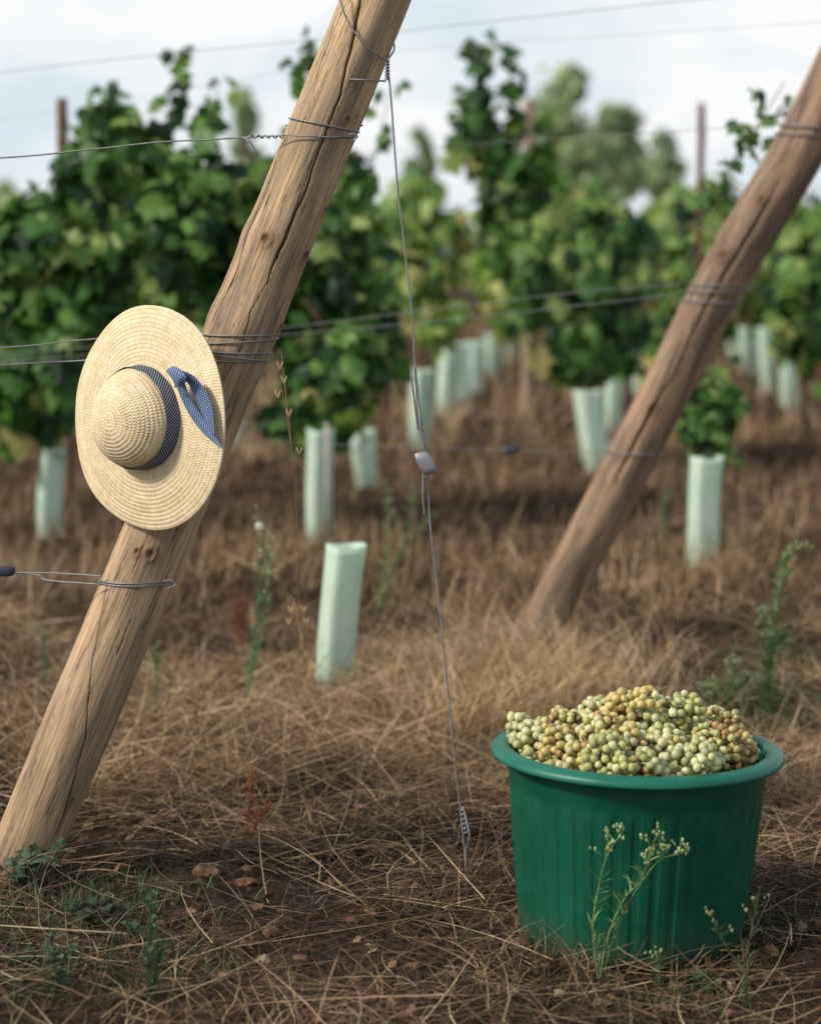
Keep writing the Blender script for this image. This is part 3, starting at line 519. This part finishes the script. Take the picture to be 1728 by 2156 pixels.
# ---------------------------------------------------------------- leaves
half = [(0,0),(.16,-.13),(.34,-.08),(.47,.08),(.38,.20),(.56,.36),(.60,.52),(.40,.54),(.30,.62),(.26,.80),(.12,.88),(0,1.05)]
outl = half+[(-a, b) for a, b in half[-2:0:-1]]
LT = np.array([(0, .38, 0)]+[(a, b, 0) for a, b in outl]); LT[:, 2] = -.28*np.abs(LT[:, 0])**1.3-.18*np.clip(LT[:, 1]-.3, 0, None)**2+.03*np.sin(np.arange(len(LT))*2.4)
nO = len(outl); LF = np.array([[0, 1+k, 1+(k+1) % nO] for k in range(nO)])
def leaves(Bm, P_, Nn, S, col):
    n = len(P_); Nn = Nn/np.linalg.norm(Nn, axis=1)[:, None]; t = rng.normal(0, .55, (n, 3))+np.array([0, -.1, -1.0]); t -= Nn*(t*Nn).sum(1)[:, None]; t /= np.linalg.norm(t, axis=1)[:, None]; xv = np.cross(t, Nn)
    T = np.repeat(LT[None], n, 0); T[..., 2] *= rng.uniform(.3, 2.6, (n, 1)); T[..., 0] *= rng.uniform(.75, 1.1, (n, 1)); T = T-np.array([0, .3, 0])
    V = P_[:, None]+S[:, None, None]*(T[..., 0:1]*xv[:, None]+T[..., 1:2]*t[:, None]+T[..., 2:3]*Nn[:, None])
    Fc = (LF[None]+(np.arange(n)*len(LT))[:, None, None]).reshape(-1, 3); Bm.add(V.reshape(-1, 3), Fc, np.repeat(col, len(LT), 0))
# leaf litter on the ground
Bm = MB(); n = 1800; y = rng.uniform(3.9, 7.5, n); x = rng.uniform(-1, 1, n)*(.175*y+.6); pz = gz(x, y)+rng.uniform(.006, .03, n)
leaves(Bm, np.stack([x, y, pz], 1), rng.normal(0, .35, (n, 3))+np.array([0, 0, 1.]), rng.uniform(.010, .030, n), pick(n, (.3, .4, .2, .1), [np.array([.18,.10,.06]), np.array([.10,.058,.038]), np.array([.28,.17,.10]), np.array([.36,.27,.17])]))
tag(Bm.build('leaf_litter', M_straw, None, False), 'scattered bits of dead brown leaves lying among the straw', 'leaf litter', kind='stuff')
LG = [np.array([.075, .180, .042]), np.array([.022, .065, .024]), np.array([.18, .32, .08]), np.array([.36, .46, .15]), np.array([.50, .46, .19]), np.array([.22, .12, .055])]
def foliage(Bm, clumps, d, n, size, w, thick=.3):
    vol = np.array([c[2]*c[3] for c in clumps], float); vol /= vol.sum(); k = rng.choice(len(clumps), n, p=vol); cl = np.array(clumps, float)[k]
    v = rng.normal(size=(n, 3)); v /= np.linalg.norm(v, axis=1)[:, None]; rr = rng.random(n)**.45*(.88+rng.normal(0, .12, n)); o = v*rr[:, None]
    rr2 = 1+.22*np.sin(v[:, 0]*7+k)+.18*np.sin(v[:, 2]*9+2*k); o *= rr2[:, None]
    sc = d/F; c0 = np.array([P(a, b, d) for a, b in cl[:, :2]])
    rx = cl[:, 2]*sc; rz = cl[:, 3]*sc; ry = np.minimum(thick, np.maximum(rx, .05)*.9)
    pos = c0+np.stack([o[:, 0]*rx, o[:, 1]*ry, o[:, 2]*rz], 1)
    nn = v*np.array([.5, .8, .5])+rng.normal(0, .45, (n, 3))+np.array([0, -.25, .45])
    col = pick(n, w, LG); leaves(Bm, pos, nn, rng.uniform(.55, 1.2, n)*size, col)
def shoot(Bm, St, pts, d, n, size, r=.004):
    pl = smooth_pts([P(a, b, d) for a, b in pts], 40); St.tube(pl, np.linspace(r, r*.5, 40), 6, (.16, .13, .05))
    k = np.linspace(1, 39, n).astype(int); pos = pl[k]+rng.normal(0, .034, (n, 3)); leaves(Bm, pos, rng.normal(0, .6, (n, 3))+np.array([0, -.5, .5]), rng.uniform(.7, 1.15, n)*size*np.linspace(1.1, .65, n), pick(n, (.4, .38, .2, .02), LG[:4]))
WD = (.34, .26, .25, .13, .018, .002)
def vine(label, bx, by, clumps, n, size, shoots=(), w=WD, thick=.3, dd=None, group='grapevines in the near rows'):
    b = G(bx, by); d = b[1] if dd is None else dd; b = np.array([b[0]*d/b[1], d, float(gz(b[0]*d/b[1], d))])
    t = thing('grapevine', label, 'vine', b, group); Fo = MB(); St = MB()
    mid = P(np.mean([c[0] for c in clumps]), np.mean([c[1] for c in clumps]), d)
    tr = smooth_pts([b, b+np.array([.01, 0, .25]), b+np.array([-.01, .01, .5]), (b+np.array([0, 0, .65])+mid)/2], 24)
    St.tube(tr, np.linspace(.020, .014, 24), 8, (.12, .08, .055))
    St.build('trunk', M_bark, t); St = MB(); e0 = tr[-1]
    for c in clumps:
        e = P(c[0], c[1]-c[3]*.5, d); St.tube(smooth_pts([e0, (e0+e)/2+rng.normal(0, .05, 3), e], 14), np.linspace(.008, .003, 14), 5, (.15, .10, .05))
    foliage(Fo, clumps, d, n, size, w, thick)
    for s_ in shoots: shoot(Fo, St, s_[0], d, s_[1], s_[2])
    St.build('canes', M_bark, t); Fo.build('foliage', M_leaf, t, False)
    return t
vine('leafy vine at the left edge rising from its own grow tube', 105, 1128, [(20,670,150,220),(120,520,130,150),(150,720,150,180),(40,860,100,125),(80,460,65,60),(-130,660,150,260),(165,360,50,70)], 1150, .142,
     [([(140,380),(170,290),(200,220)], 14, .11), ([(60,470),(70,420),(85,380)], 6, .09)])
vine('tall bushy vine directly behind the straw hat', 400, 1100, [(330,500,165,190),(265,330,80,95),(450,440,120,150),(400,700,150,170),(235,260,42,52),(540,400,42,70)], 1150, .136,
     [([(340,360),(355,240),(375,115)], 24, .12), ([(420,320),(450,240),(460,165)], 12, .12), ([(230,300),(240,230),(225,190)], 12, .12), ([(560,420),(580,340),(590,290)], 8, .09)], dd=10.5)
vine('vine between the leaning post and the guy wire hanging low', 673, 1128, [(710,540,88,140),(710,770,115,155),(640,870,78,78),(740,390,38,80),(600,640,60,120),(795,660,46,125),(560,580,60,140)], 950, .122,
     [([(640,440),(650,250),(650,85)], 26, .115), ([(770,380),(800,290),(820,190)], 14, .09), ([(700,900),(730,930),(745,955)], 6, .09), ([(600,860),(580,885),(570,900)], 6, .09), ([(640,130),(628,110),(640,95)], 5, .09), ([(820,500),(850,450),(860,420)], 6, .09)])
vine('yellowing vine just right of the guy wire', 885, 943, [(900,600,48,100),(870,530,38,60),(930,670,44,75)], 260, .125, w=(.12, .10, .28, .37, .125, .005))  # leaf mix weighted towards pale and yellow greens
vine('tall vine with a high narrow shoot right of centre', 1262, 985, [(1185,580,135,165),(1070,460,66,135),(1230,740,105,80),(1290,620,85,135),(1010,310,44,68),(1290,510,75,80),(1115,370,50,65)], 1400, .136,
     [([(1030,330),(1000,200),(1015,85)], 44, .135), ([(1060,330),(1078,210),(1065,110)], 32, .125), ([(980,320),(965,240),(975,180)], 18, .11), ([(1140,330),(1150,270),(1165,230)], 10, .10)])
vine('blurred vine between the tall vine and the right post', 1290, 900, [(1445,570,65,85),(1450,660,75,110),(1365,520,42,50),(1500,630,46,100),(1385,740,45,58)], 430, .132, w=(.15, .13, .3, .36, .055, .005), dd=15)
vine('dark vine at the right edge behind the leaning post', 1690, 880, [(1700,600,72,120),(1720,680,88,115),(1665,660,48,92),(1800,620,88,160)], 720, .135, [([(1700,480),(1720,440),(1715,385)], 10, .10)], dd=14)
vine('small vine sprouting from the right hand grow tube', 1478, 1195, [(1500,870,62,62),(1465,905,42,48),(1545,850,42,40),(1500,940,40,28)], 190, .085, [([(1500,840),(1500,800),(1512,770)], 7, .07), ([(1500,930),(1525,965),(1540,990)], 5, .07), ([(1460,890),(1440,880),(1425,872)], 5, .07)], w=(.45, .25, .21, .07, .015, .005), thick=.1)
t = thing('vine_shoot', 'thin leafy vine shoot reaching toward the top of the right post', 'vine', P(1500, 400, 8.9)); Fo = MB(); St = MB()
shoot(Fo, St, [(1500,420),(1540,340),(1590,270),(1640,190),(1650,170)], 8.9, 22, .08); shoot(Fo, St, [(1590,270),(1660,240),(1700,230)], 8.9, 6, .065); shoot(Fo, St, [(1500,420),(1440,560),(1400,700)], 8.9, 8, .07); St.build('stem', M_bark, t); Fo.build('foliage', M_leaf, t, False)
protos = []
def far_vine(x, y, var, lab):
    b = np.array([x, y, float(gz(x, y))])
    if len(protos) < 4:
        t = thing('grapevine', lab, 'vine', b, 'blurred grapevines in the far rows'); Fo = MB(); n = 300; k = rng.integers(0, 4, n)
        cs = np.array([(-.20, 0, .8), (.20, 0, .9), (0, 0, 1.10), (0, .1, .7)])[k]; v = rng.normal(size=(n, 3)); v /= np.linalg.norm(v, axis=1)[:, None]
        pos = b+cs+v*(rng.random((n, 1))**.4)*np.array([.30, .3, .34]); leaves(Fo, pos, v+rng.normal(0, .4, (n, 3))+np.array([0, -.3, .4]), rng.uniform(.1, .19, n), pick(n, (.12, .08, .32, .40, .07, .01), LG)); Fo.build('foliage', M_leaf, t, False)
        St = MB(); St.tube([b, b+np.array([.01, 0, .4]), b+np.array([0, 0, .8])], .02, 6, (.12, .08, .055)); St.build('trunk', M_bark, t); protos.append(t); return
    p = protos[rng.integers(0, 4)]; c = p.copy(); C.objects.link(c); c.location = b; c['label'] = lab; c.rotation_euler = (0, 0, rng.uniform(0, 6.28)); s_ = rng.uniform(.8, 1.12); c.scale = (s_, s_, s_*rng.uniform(.8, 1.08))
    for ch in p.children: q_ = ch.copy(); C.objects.link(q_); q_.parent = c
for y in (18.5, 21.5, 25, 29):
    for x in np.arange(-.2*y-1, .2*y+1.2, 1.35):
        far_vine(x+rng.normal(0, .2), y+rng.normal(0, .3), 0, 'blurred green and yellow vine in the far rows')

# ---------------------------------------------------------------- grow tubes
def grow_tube(label, tx, ty, bx, by, wpx, stake=False):
    b = G(bx, by); d = b[1]; b[2] = gz(b[0], b[1])-.01; T = P(tx, ty, d); w = wpx*d/F/2*1.0
    t = thing('grow_tube', label, 'grow tube', b, 'mint green grow tubes round the vine stems'); Bm = MB()
    m = 64; th = np.linspace(0, 2*math.pi, m, endpoint=False); n = 22; rot = rng.uniform(.25, .5); V = []; Vi = []
    ax_ = T-b; pw = 5.0; sq = (np.abs(np.cos(th))**pw+np.abs(np.sin(th))**pw)**(-1/pw)*.84
    for k in range(n):
        a = k/(n-1); c = b+ax_*a+np.array([.003*math.sin(a*5+rot*6), 0, 0])
        rr = w*(1.0-.03*math.sin(a*3))*sq*(1+.010*np.cos(3*th+a*4))+(.002 if k == n-1 else 0)
        zt = .004*np.sin(2*th+rot*5)*a; tr_ = th+rot
        V.append(np.stack([c[0]+rr*np.cos(tr_), c[1]+rr*np.sin(tr_), c[2]+zt+0*th], 1)); Vi.append(np.stack([c[0]+(rr-.003)*np.cos(tr_), c[1]+(rr-.003)*np.sin(tr_), c[2]+zt], 1))
    Fq = grid_faces(n, m); off = n*m; j = np.arange(m); l = (n-1)*m
    Bm.add(np.concatenate(V+Vi), [Fq, Fq[:, ::-1]+off, np.stack([l+j, l+(j+1) % m, off+l+(j+1) % m, off+l+j], 1)]); Bm.build('tube_sleeve', M_tube, t)
    if stake:
        Bs = MB(); Bs.tube([P(690, 1140, d-w-.02), P(690, 1000, d-w-.02), P(688, 890, d-w-.02)], .009, 10, (.42, .38, .33)); Bs.build('support_stake', M_stake, t)
TU = [('short empty grow tube standing alone in front of the vines',727,1147,701,1455,88,False),('grow tube with a small leafy vine on the right',1487,962,1478,1204,72,False),
('grow tube with a grey stake on its right side',673,903,672,1136,60,True),('leaning grow tube just right of the staked tube',762,905,772,1020,58,False),
('grow tube at the left edge below the left vine',110,942,103,1132,62,False),('narrow grow tube beside the guy wire at middle distance',887,778,885,950,50,False),
('bright far grow tube right of the guy wire, nearest of its row',948,725,940,874,48,False),('leaning grow tube left of the right post under the tall vine',1235,822,1262,992,64,False),
('grow tube tucked between the leaning tube and the right post',1293,798,1290,908,40,False),('far grow tube partly behind the bright far tube',973,722,972,838,36,False),('far grow tube second right of the bright far tube',1002,718,1000,820,38,False),
('small far grow tube below the tall narrow shoot',1037,703,1037,790,30,False),('tiny farthest grow tube right of the small far tube',1074,700,1074,762,26,False),
('leftmost of the far grow tubes right of the leaning post',1540,688,1550,765,28,False),('second far grow tube right of the leaning post',1565,690,1572,775,26,False),('far grow tube third right of the leaning post',1590,684,1595,790,26,False),
('leaning far grow tube on the right with its foot turned out',1608,690,1620,825,32,False),('far grow tube nearest the right edge',1660,738,1660,868,38,False),('tiny far grow tube seen right of the pale post',500,888,500,942,28,False),('far grow tube showing left of the right post',1345,762,1345,830,28,False)]
for a in TU: grow_tube(*a)

# ---------------------------------------------------------------- stakes
def stake(label, px, ytop, d, wpx, col):
    T = P(px, ytop, d); b = np.array([T[0], d, float(gz(T[0], d))-.02]); r = wpx*d/F/2; o = MB(); n = 30
    pts = np.linspace(b, T, n)+rng.normal(0, .0015, (n, 3)); o.tube(pts, r*(1+.05*np.sin(np.arange(n))), 12, col)
    t = thing('trellis_stake', label, 'stake', b, 'upright trellis stakes among the vines'); o.build('stake_shaft', M_stake, t)
    for zf in (.93, .8):
        s_ = MB(); c = b+(T-b)*zf; a = np.linspace(0, 6.5, 30); s_.tube(np.stack([c[0]+(r+.003)*np.cos(a), c[1]+(r+.003)*np.sin(a), c[2]+.003*a], 1), .0025, 5)
        s_.build('wire_staple', M_wire, t)
stake('brown upright stake top above the left vine', 130, 206, 11.6, 24, (.17, .10, .07))
stake('thin dark brown stake standing above the vines on the right', 1477, 218, 14.5, 15, (.13, .06, .045))
stake('pale stake top behind the tall vine', 1113, 207, 16, 24, (.34, .25, .18))

# ---------------------------------------------------------------- far trees
def tree(label, px, ytop, wpx, d, n=1600):
    T = P(px, ytop, d); b = np.array([T[0], d, float(gz(T[0], d))]); H = T[2]-b[2]; w = wpx*d/F/2
    t = thing('tree', label, 'tree', b, 'blurred trees beyond the vineyard'); Fo = MB(); St = MB(); St.tube(smooth_pts([b, b+[.1, 0, H*.3], b+[0, 0, H*.7]], 12), np.linspace(.16, .05, 12), 8, (.14, .10, .07))
    cs = []
    for k in range(22):
        a = rng.uniform(0, 6.28); f = rng.uniform(.3, .97); c = b+np.array([math.cos(a)*w*.85*(1.12-f)+.1*w*math.sin(k), math.sin(a)*w*.5, H*f]); cs.append((c, w*rng.uniform(.16, .40)*(1.25-f*.6))); St.tube([b+[0, 0, H*.25], (b+[0, 0, H*.3]+c)/2, c], [.06, .04, .02], 5, (.14, .10, .07))
    k = rng.integers(0, len(cs), n); v = rng.normal(size=(n, 3)); v /= np.linalg.norm(v, axis=1)[:, None]
    pos = np.array([cs[i][0] for i in k])+v*(rng.random((n, 1))**.5+rng.exponential(.12, (n, 1)))*np.array([cs[i][1] for i in k])[:, None]*np.array([1, 1, 1.25]); pos[:, 2] = np.maximum(pos[:, 2], b[2]+.1)
    leaves(Fo, pos, v+rng.normal(0, .4, (n, 3)), rng.uniform(.12, .28, n), pick(n, (.4, .3, .3), [np.array([.32,.41,.25]), np.array([.25,.34,.20]), np.array([.42,.50,.29])])); St.build('trunk', M_bark, t); Fo.build('crown', M_far, t, False)
tree('tallest blurred tree behind the right hand vines', 1180, 165, 280, 42, 2400); tree('rounded blurred tree joined to the right of the tallest one', 1285, 235, 260, 46, 2000)
tree('small blurred tree seen left of the thin dark stake', 1400, 280, 150, 50, 900); tree('small pale tree seen between guy wire and tall vine', 885, 270, 120, 48, 600); tree('faint tree above the vine left of the pale post', 510, 190, 140, 48, 900); tree('low tree beyond the vines at the left edge', 10, 385, 140, 48, 900)

# ---------------------------------------------------------------- weeds
def fleabane(label, base, tips, dlist, leafn=30, lsz=.035, buds=16, col=(.13, .19, .09), budcol=(.30, .34, .17), stemr=.0020, group='green weeds in the straw', top=26, sprd=1.0, lw=(.0026, .0050), flower=None):
    b = G(*base); b[2] = gz(b[0], b[1]); t = thing('weed_plant', label, 'weed', b, group); St = MB(); Lf = MB(); Bu = MB()
    for path, d in zip(tips, dlist):
        pl = smooth_pts([b]+[P(a, c, b[1]+d*(q_+1)/len(path)) for q_, (a, c) in enumerate(path)], 40); St.tube(pl, np.linspace(stemr, stemr*.5, 40), 6, col)
        n = leafn; k = rng.integers(2, 34, n); az = rng.uniform(0, 6.28, n)
        blades(Lf, pl[k, 0], pl[k, 1], pl[k, 2], az, rng.uniform(.3, .9, n), rng.uniform(.2, 1.0, n), rng.uniform(.4, 1, n)*lsz, rng.uniform(*lw, n), np.array(col)*rng.uniform(.7, 1.4, (n, 1)), 4)
        for q_ in range(buds):
            kk = int(rng.integers(top, 40)); p0 = pl[kk]; e = p0+sprd*np.array([rng.normal(0, .011), rng.normal(0, .010), rng.uniform(.006, .022)]); St.tube([p0, (p0+e)/2+[0, 0, -.001], e], stemr*.35, 4, col)
            for z_ in range(2):
                pe = e+rng.normal(0, .003, 3); V = pe+IV2*np.array([.0026, .0026, .0040])*rng.uniform(.7, 1.15); Bu.add(V, IF2, np.array(budcol)*rng.uniform(.8, 1.2))
    St.build('stem', M_weed, t); Lf.build('leaves', M_weed, t, False)
    if buds: Bu.build('flower_buds', M_weed, t)
    if flower:
        Fl = MB(); c = P(flower[0], flower[1], b[1]+flower[2]); n = 26; v = rng.normal(size=(n, 3)); v /= np.linalg.norm(v, axis=1)[:, None]
        leaves(Fl, c+v*.010, v, np.full(n, .016), np.full((n, 3), .82)); Fl.build('white_flower', M_weed, t, False)
fleabane('flowering green weed with two stems in front of the green tub', (1262,2080), [[(1248,1960),(1255,1900),(1275,1810),(1308,1755)], [(1275,1990),(1310,1900),(1350,1850),(1378,1768)], [(1290,1980),(1330,1890),(1385,1815),(1440,1797)]], [-.02,-.04,-.03], 32, .05, 14, (.18,.28,.12), (.42,.48,.24), top=32, stemr=.0024)
fleabane('tall green weed at the right edge above the tub', (1608,1500), [[(1620,1400),(1640,1250),(1665,1165),(1695,1160)], [(1612,1400),(1620,1330),(1600,1290)], [(1625,1390),(1650,1340),(1670,1320)]], [.05,0,.05], 120, .07, 24, (.12,.22,.10), (.30,.40,.20), lw=(.003,.006), stemr=.0028)
fleabane('bushy small weed just behind the tub rim on the right', (1520,1520), [[(1530,1470),(1545,1400)], [(1540,1470),(1575,1430)], [(1510,1480),(1500,1440)], [(1500,1480),(1475,1450)]], [0,.03,.02,0], 60, .05, 24, (.13,.21,.10), (.30,.38,.20))
fleabane('green weed spike with a white flower left of centre', (515,1500), [[(530,1400),(545,1260),(550,1150),(540,1075)], [(530,1420),(560,1300),(570,1120)]], [.1,.05], 120, .045, 10, (.13,.25,.13), (.55,.60,.46), lw=(.0026,.005), stemr=.0026, flower=(546,1108,.09))
fleabane('faint upright weed behind the guy wire', (790,1310), [[(810,1200),(820,1100),(815,1020)], [(830,1200),(860,1100),(870,1010)], [(820,1220),(850,1160),(915,1085)]], [.05,.1,.1], 80, .06, 14, (.20,.27,.14), (.32,.36,.22), lw=(.003,.006), stemr=.0025)
fleabane('short green weed between the pale post and the weed spike', (325,1520), [[(328,1450),(332,1365)]], [0], 100, .045, 5, (.12,.23,.10), (.17,.28,.13))
fleabane('feathery green weed at the bottom left', (318,2150), [[(315,2050),(318,1950),(310,1860)], [(325,2060),(340,1980)]], [0,0], 100, .04, 6, (.065,.115,.07), (.12,.2,.1))
fleabane('grey green weed spike at the bottom left corner', (120,2120), [[(115,2020),(105,1950)], [(130,2040),(150,1990)]], [0,0], 70, .04, 4, (.075,.115,.08), (.14,.2,.12))
fleabane('thin weed at the lower right of the tub', (1570,2130), [[(1575,2000),(1590,1920),(1600,1865)], [(1560,2050),(1510,1960),(1500,1920)]], [0,0], 40, .03, 4, (.10,.14,.07), (.26,.22,.14), stemr=.0014)
fleabane('small weed below the front of the tub', (1390,2080), [[(1385,2040),(1380,2010)]], [0], 24, .025, 5, (.13,.22,.1), (.28,.38,.2), stemr=.0014)
fleabane('small green weed at the left edge under the lowest wire', (92,1480), [[(95,1400),(92,1330)]], [0], 70, .04, 4, (.10,.19,.09), (.15,.24,.12))
fleabane('faint green weed left of the right hand grow tube', (1395,1170), [[(1398,1100),(1400,1040)]], [0], 60, .06, 6, (.16,.24,.11), (.2,.28,.14), lw=(.004,.008))
fleabane('rusty dried weed stem in the straw left of centre', (520,1780), [[(522,1720),(530,1660),(540,1620)], [(540,1740),(560,1700)]], [0,0], 34, .025, 18, (.26,.11,.045), (.34,.14,.05), group='dried weeds', top=14)
fleabane('reddish dried dock stem behind the weed spike', (500,1370), [[(500,1300),(495,1250)], [(510,1320),(515,1270)]], [0,0], 70, .035, 30, (.24,.10,.05), (.30,.13,.06), group='dried weeds', top=8)
fleabane('dry seed stem in front of the short empty grow tube', (712,1450), [[(715,1380),(725,1280),(742,1180)], [(718,1370),(745,1300)], [(712,1380),(700,1300)]], [-.05,-.02,-.02], 4, .02, 10, (.22,.15,.08), (.22,.14,.07), stemr=.001, group='dried weeds')
def oat(label, base, path, spk, d):
    b = G(*base); t = thing('wild_oat_stalk', label, 'dry grass stalk', (b[0], b[1], float(gz(b[0], b[1]))), 'dried weeds'); St = MB(); Sp = MB()
    pl = smooth_pts([np.array([b[0], b[1], gz(b[0], b[1])])]+[P(a, c, d) for a, c in path], 60); St.tube(pl, np.linspace(.0012, .0007, 60), 5, (.42, .29, .15))
    for a, c, dx in spk:
        p = P(a, c, d); k = np.argmin(((pl-p)**2).sum(1)); St.tube(smooth_pts([pl[max(k-3, 0)], (pl[k]+p)/2+[0, 0, .01], p], 8), .0005, 4, (.42, .29, .15))
        for s_ in (-1, 1): Sp.add(p+IV2*np.array([.0022, .0022, .010])@np.array([[1, 0, 0], [0, 1, 0], [s_*.3, 0, 1]])+np.array([s_*.003, 0, -.010]), IF2, (.55, .42, .24))
    St.build('stem', M_straw, t); Sp.build('seed_heads', M_straw, t)
oat('tall thin dry oat stalk rising right of the hat past the post', (628,1420), [(632,1250),(618,1000),(604,850),(592,740)], [(585,820,0),(608,860,0),(598,790,0),(590,760,0),(630,940,0)], 5.35)
oat('short dry oat stalk with spikelets near the empty tube', (650,1470), [(640,1380),(628,1300),(618,1260)], [(612,1275,0),(640,1275,0),(645,1300,0),(608,1300,0)], 5.9)
oat('dry straw stalk leaning across behind the guy wire', (640,1440), [(720,1340),(800,1250),(862,1185)], [], 6.6)
oat('dry straw stalk bending up to the right of the empty tube', (700,1500), [(760,1400),(830,1300),(850,1240)], [], 6.4)
oat('long dry stalk leaning left at the left edge', (80,1520), [(40,1440),(10,1380),(-20,1350)], [], 5.9)
def leafy(label, px, py, n, sp, hh, col, sz=.03):
    b = G(px, py); b[2] = gz(b[0], b[1]); t = thing('leafy_weed', label, 'weed', b, 'leafy weeds at the post foot'); St = MB(); Lf = MB(); pos = []
    for k in range(n):
        e = b+np.array([rng.normal(0, sp), rng.normal(0, sp*.7), rng.uniform(.1, 1)*hh]); pl = smooth_pts([b, (b+e)/2+np.array([0, 0, .02]), e], 12); St.tube(pl, np.linspace(.0018, .0008, 12), 5, np.array(col)*.8)
        for q_ in range(5): pos.append(pl[rng.integers(4, 12)]+rng.normal(0, .010, 3))
    pos = np.array(pos); pos[:, 2] = np.maximum(pos[:, 2], .006); leaves(Lf, pos, rng.normal(0, .5, (len(pos), 3))+np.array([0, -.2, 1.]), rng.uniform(.5, 1.2, len(pos))*sz, np.array(col)*rng.uniform(.6, 1.5, (len(pos), 1))); St.build('stem', M_weed, t); Lf.build('leaves', M_weed, t, False)
leafy('grey green leafy weed at the foot of the pale post', 60, 1890, 15, .05, .14, (.08,.12,.085), .026)
leafy('low leafy weed right of the pale post foot', 190, 1965, 12, .06, .07, (.05,.08,.05), .022); leafy('low dark leafy weed near the bottom left corner', 40, 2060, 9, .07, .06, (.045,.07,.045), .022); leafy('trailing leafy weed beside the feathery weed', 270, 2010, 9, .05, .05, (.055,.09,.055), .020)
leafy('small sprig of green leaves in the straw left of the guy wire', 680, 1560, 5, .03, .04, (.10,.19,.09), .018); leafy('trailing sprig of green at the tub base', 1490, 2085, 5, .05, .03, (.09,.14,.06), .014)
def clod(label, px, py, r, col, cat='clod', name='soil_clod'):
    b = G(px, py); o = MB(); V = IV.copy(); f = np.array([noise.noise(Vector(v*1.7+px))*.55+noise.noise(Vector(v*4+px))*.35+noise.noise(Vector(v*9+px))*.15 for v in V]); V = V*(1+f)[:, None]*np.array([1.15, 1, .75])*r
    b[2] = gz(b[0], b[1])+r*.2; o.add(V, IF, col); ob = o.build(name, M_soil); ob.location = b; tag(ob, label, cat, 'earth clods on the ground')
clod('reddish earth clod right of the pale post foot', 437, 1850, .024, (.17,.088,.055)); clod('smaller reddish clod beside the largest one', 520, 1868, .017, (.16,.082,.05)); clod('small clod close to the pale post foot', 258, 1830, .011, (.24,.12,.065))
clod('tan clod behind the short empty grow tube', 825, 1392, .032, (.36,.26,.18)); clod('flat clod in the straw right of the reddish clods', 600, 1800, .015, (.17,.085,.05)); clod('small clod at lower centre', 745, 1960, .013, (.16,.08,.05))

# ---------------------------------------------------------------- light and world
sd = np.array([-.74, -.36, .62]); sd /= np.linalg.norm(sd); el = math.asin(sd[2]); azs = math.atan2(sd[0], sd[1])
sun = bpy.data.lights.new('sun', 'SUN'); sun.energy = 3.3; sun.angle = math.radians(8); sun.color = (1, .92, .80)
so = bpy.data.objects.new('sun', sun); C.objects.link(so); so.rotation_euler = Vector(-sd).to_track_quat('-Z', 'Y').to_euler()
w = bpy.data.worlds.new('World'); bpy.context.scene.world = w; w.use_nodes = True; nt = w.node_tree; L = nt.links; bg = nt.nodes['Background']
sky = N(nt, 'ShaderNodeTexSky', sky_type='NISHITA'); sky.sun_disc = False; sky.sun_elevation = el; sky.sun_rotation = azs; sky.dust_density = 2; sky.air_density = 1
tc = N(nt, 'ShaderNodeTexCoord'); mp = N(nt, 'ShaderNodeVectorMath', operation='MULTIPLY'); mp.inputs[1].default_value = (1, 1, 2.2); L.new(tc.outputs['Generated'], mp.inputs[0])
no = N(nt, 'ShaderNodeTexNoise'); no.inputs['Scale'].default_value = 11; no.inputs['Detail'].default_value = 6; no.inputs['Roughness'].default_value = .5; L.new(mp.outputs[0], no.inputs['Vector'])
rp_ = N(nt, 'ShaderNodeValToRGB'); rp_.color_ramp.elements[0].position = .38; rp_.color_ramp.elements[1].position = .58; rp_.color_ramp.elements[0].color = (.70, .80, .87, 1); rp_.color_ramp.elements[1].color = (.96, .97, .98, 1); L.new(no.outputs['Fac'], rp_.inputs[0])
x10 = N(nt, 'ShaderNodeVectorMath', operation='SCALE'); x10.inputs['Scale'].default_value = 10.2; L.new(rp_.outputs[0], x10.inputs[0])
sep = N(nt, 'ShaderNodeSeparateXYZ'); L.new(tc.outputs['Generated'], sep.inputs[0]); mz = N(nt, 'ShaderNodeMapRange'); mz.inputs[1].default_value = .08; mz.inputs[2].default_value = .6; mz.inputs[3].default_value = .97; mz.inputs[4].default_value = .3; L.new(sep.outputs['Z'], mz.inputs[0])
mx = N(nt, 'ShaderNodeMix', data_type='RGBA'); L.new(mz.outputs[0], mx.inputs[0]); L.new(sky.outputs[0], mx.inputs[6]); L.new(x10.outputs[0], mx.inputs[7]); L.new(mx.outputs[2], bg.inputs['Color']); bg.inputs['Strength'].default_value = .1
# ---------------------------------------------------------------- camera
cam = bpy.data.cameras.new('camera'); co = bpy.data.objects.new('camera', cam); C.objects.link(co); co.location = (0, 0, CAMZ); co.rotation_euler = (math.pi/2-PITCH, 0, 0)
cam.sensor_fit = 'HORIZONTAL'; cam.sensor_width = 24; cam.lens = F/1728*24; cam.clip_end = 2000; cam.dof.use_dof = True; cam.dof.focus_distance = 4.98; cam.dof.aperture_fstop = 2.1
bpy.context.scene.camera = co
sc = bpy.context.scene; sc.view_settings.view_transform = 'Standard'; sc.view_settings.look = 'None'; sc.view_settings.exposure = 0
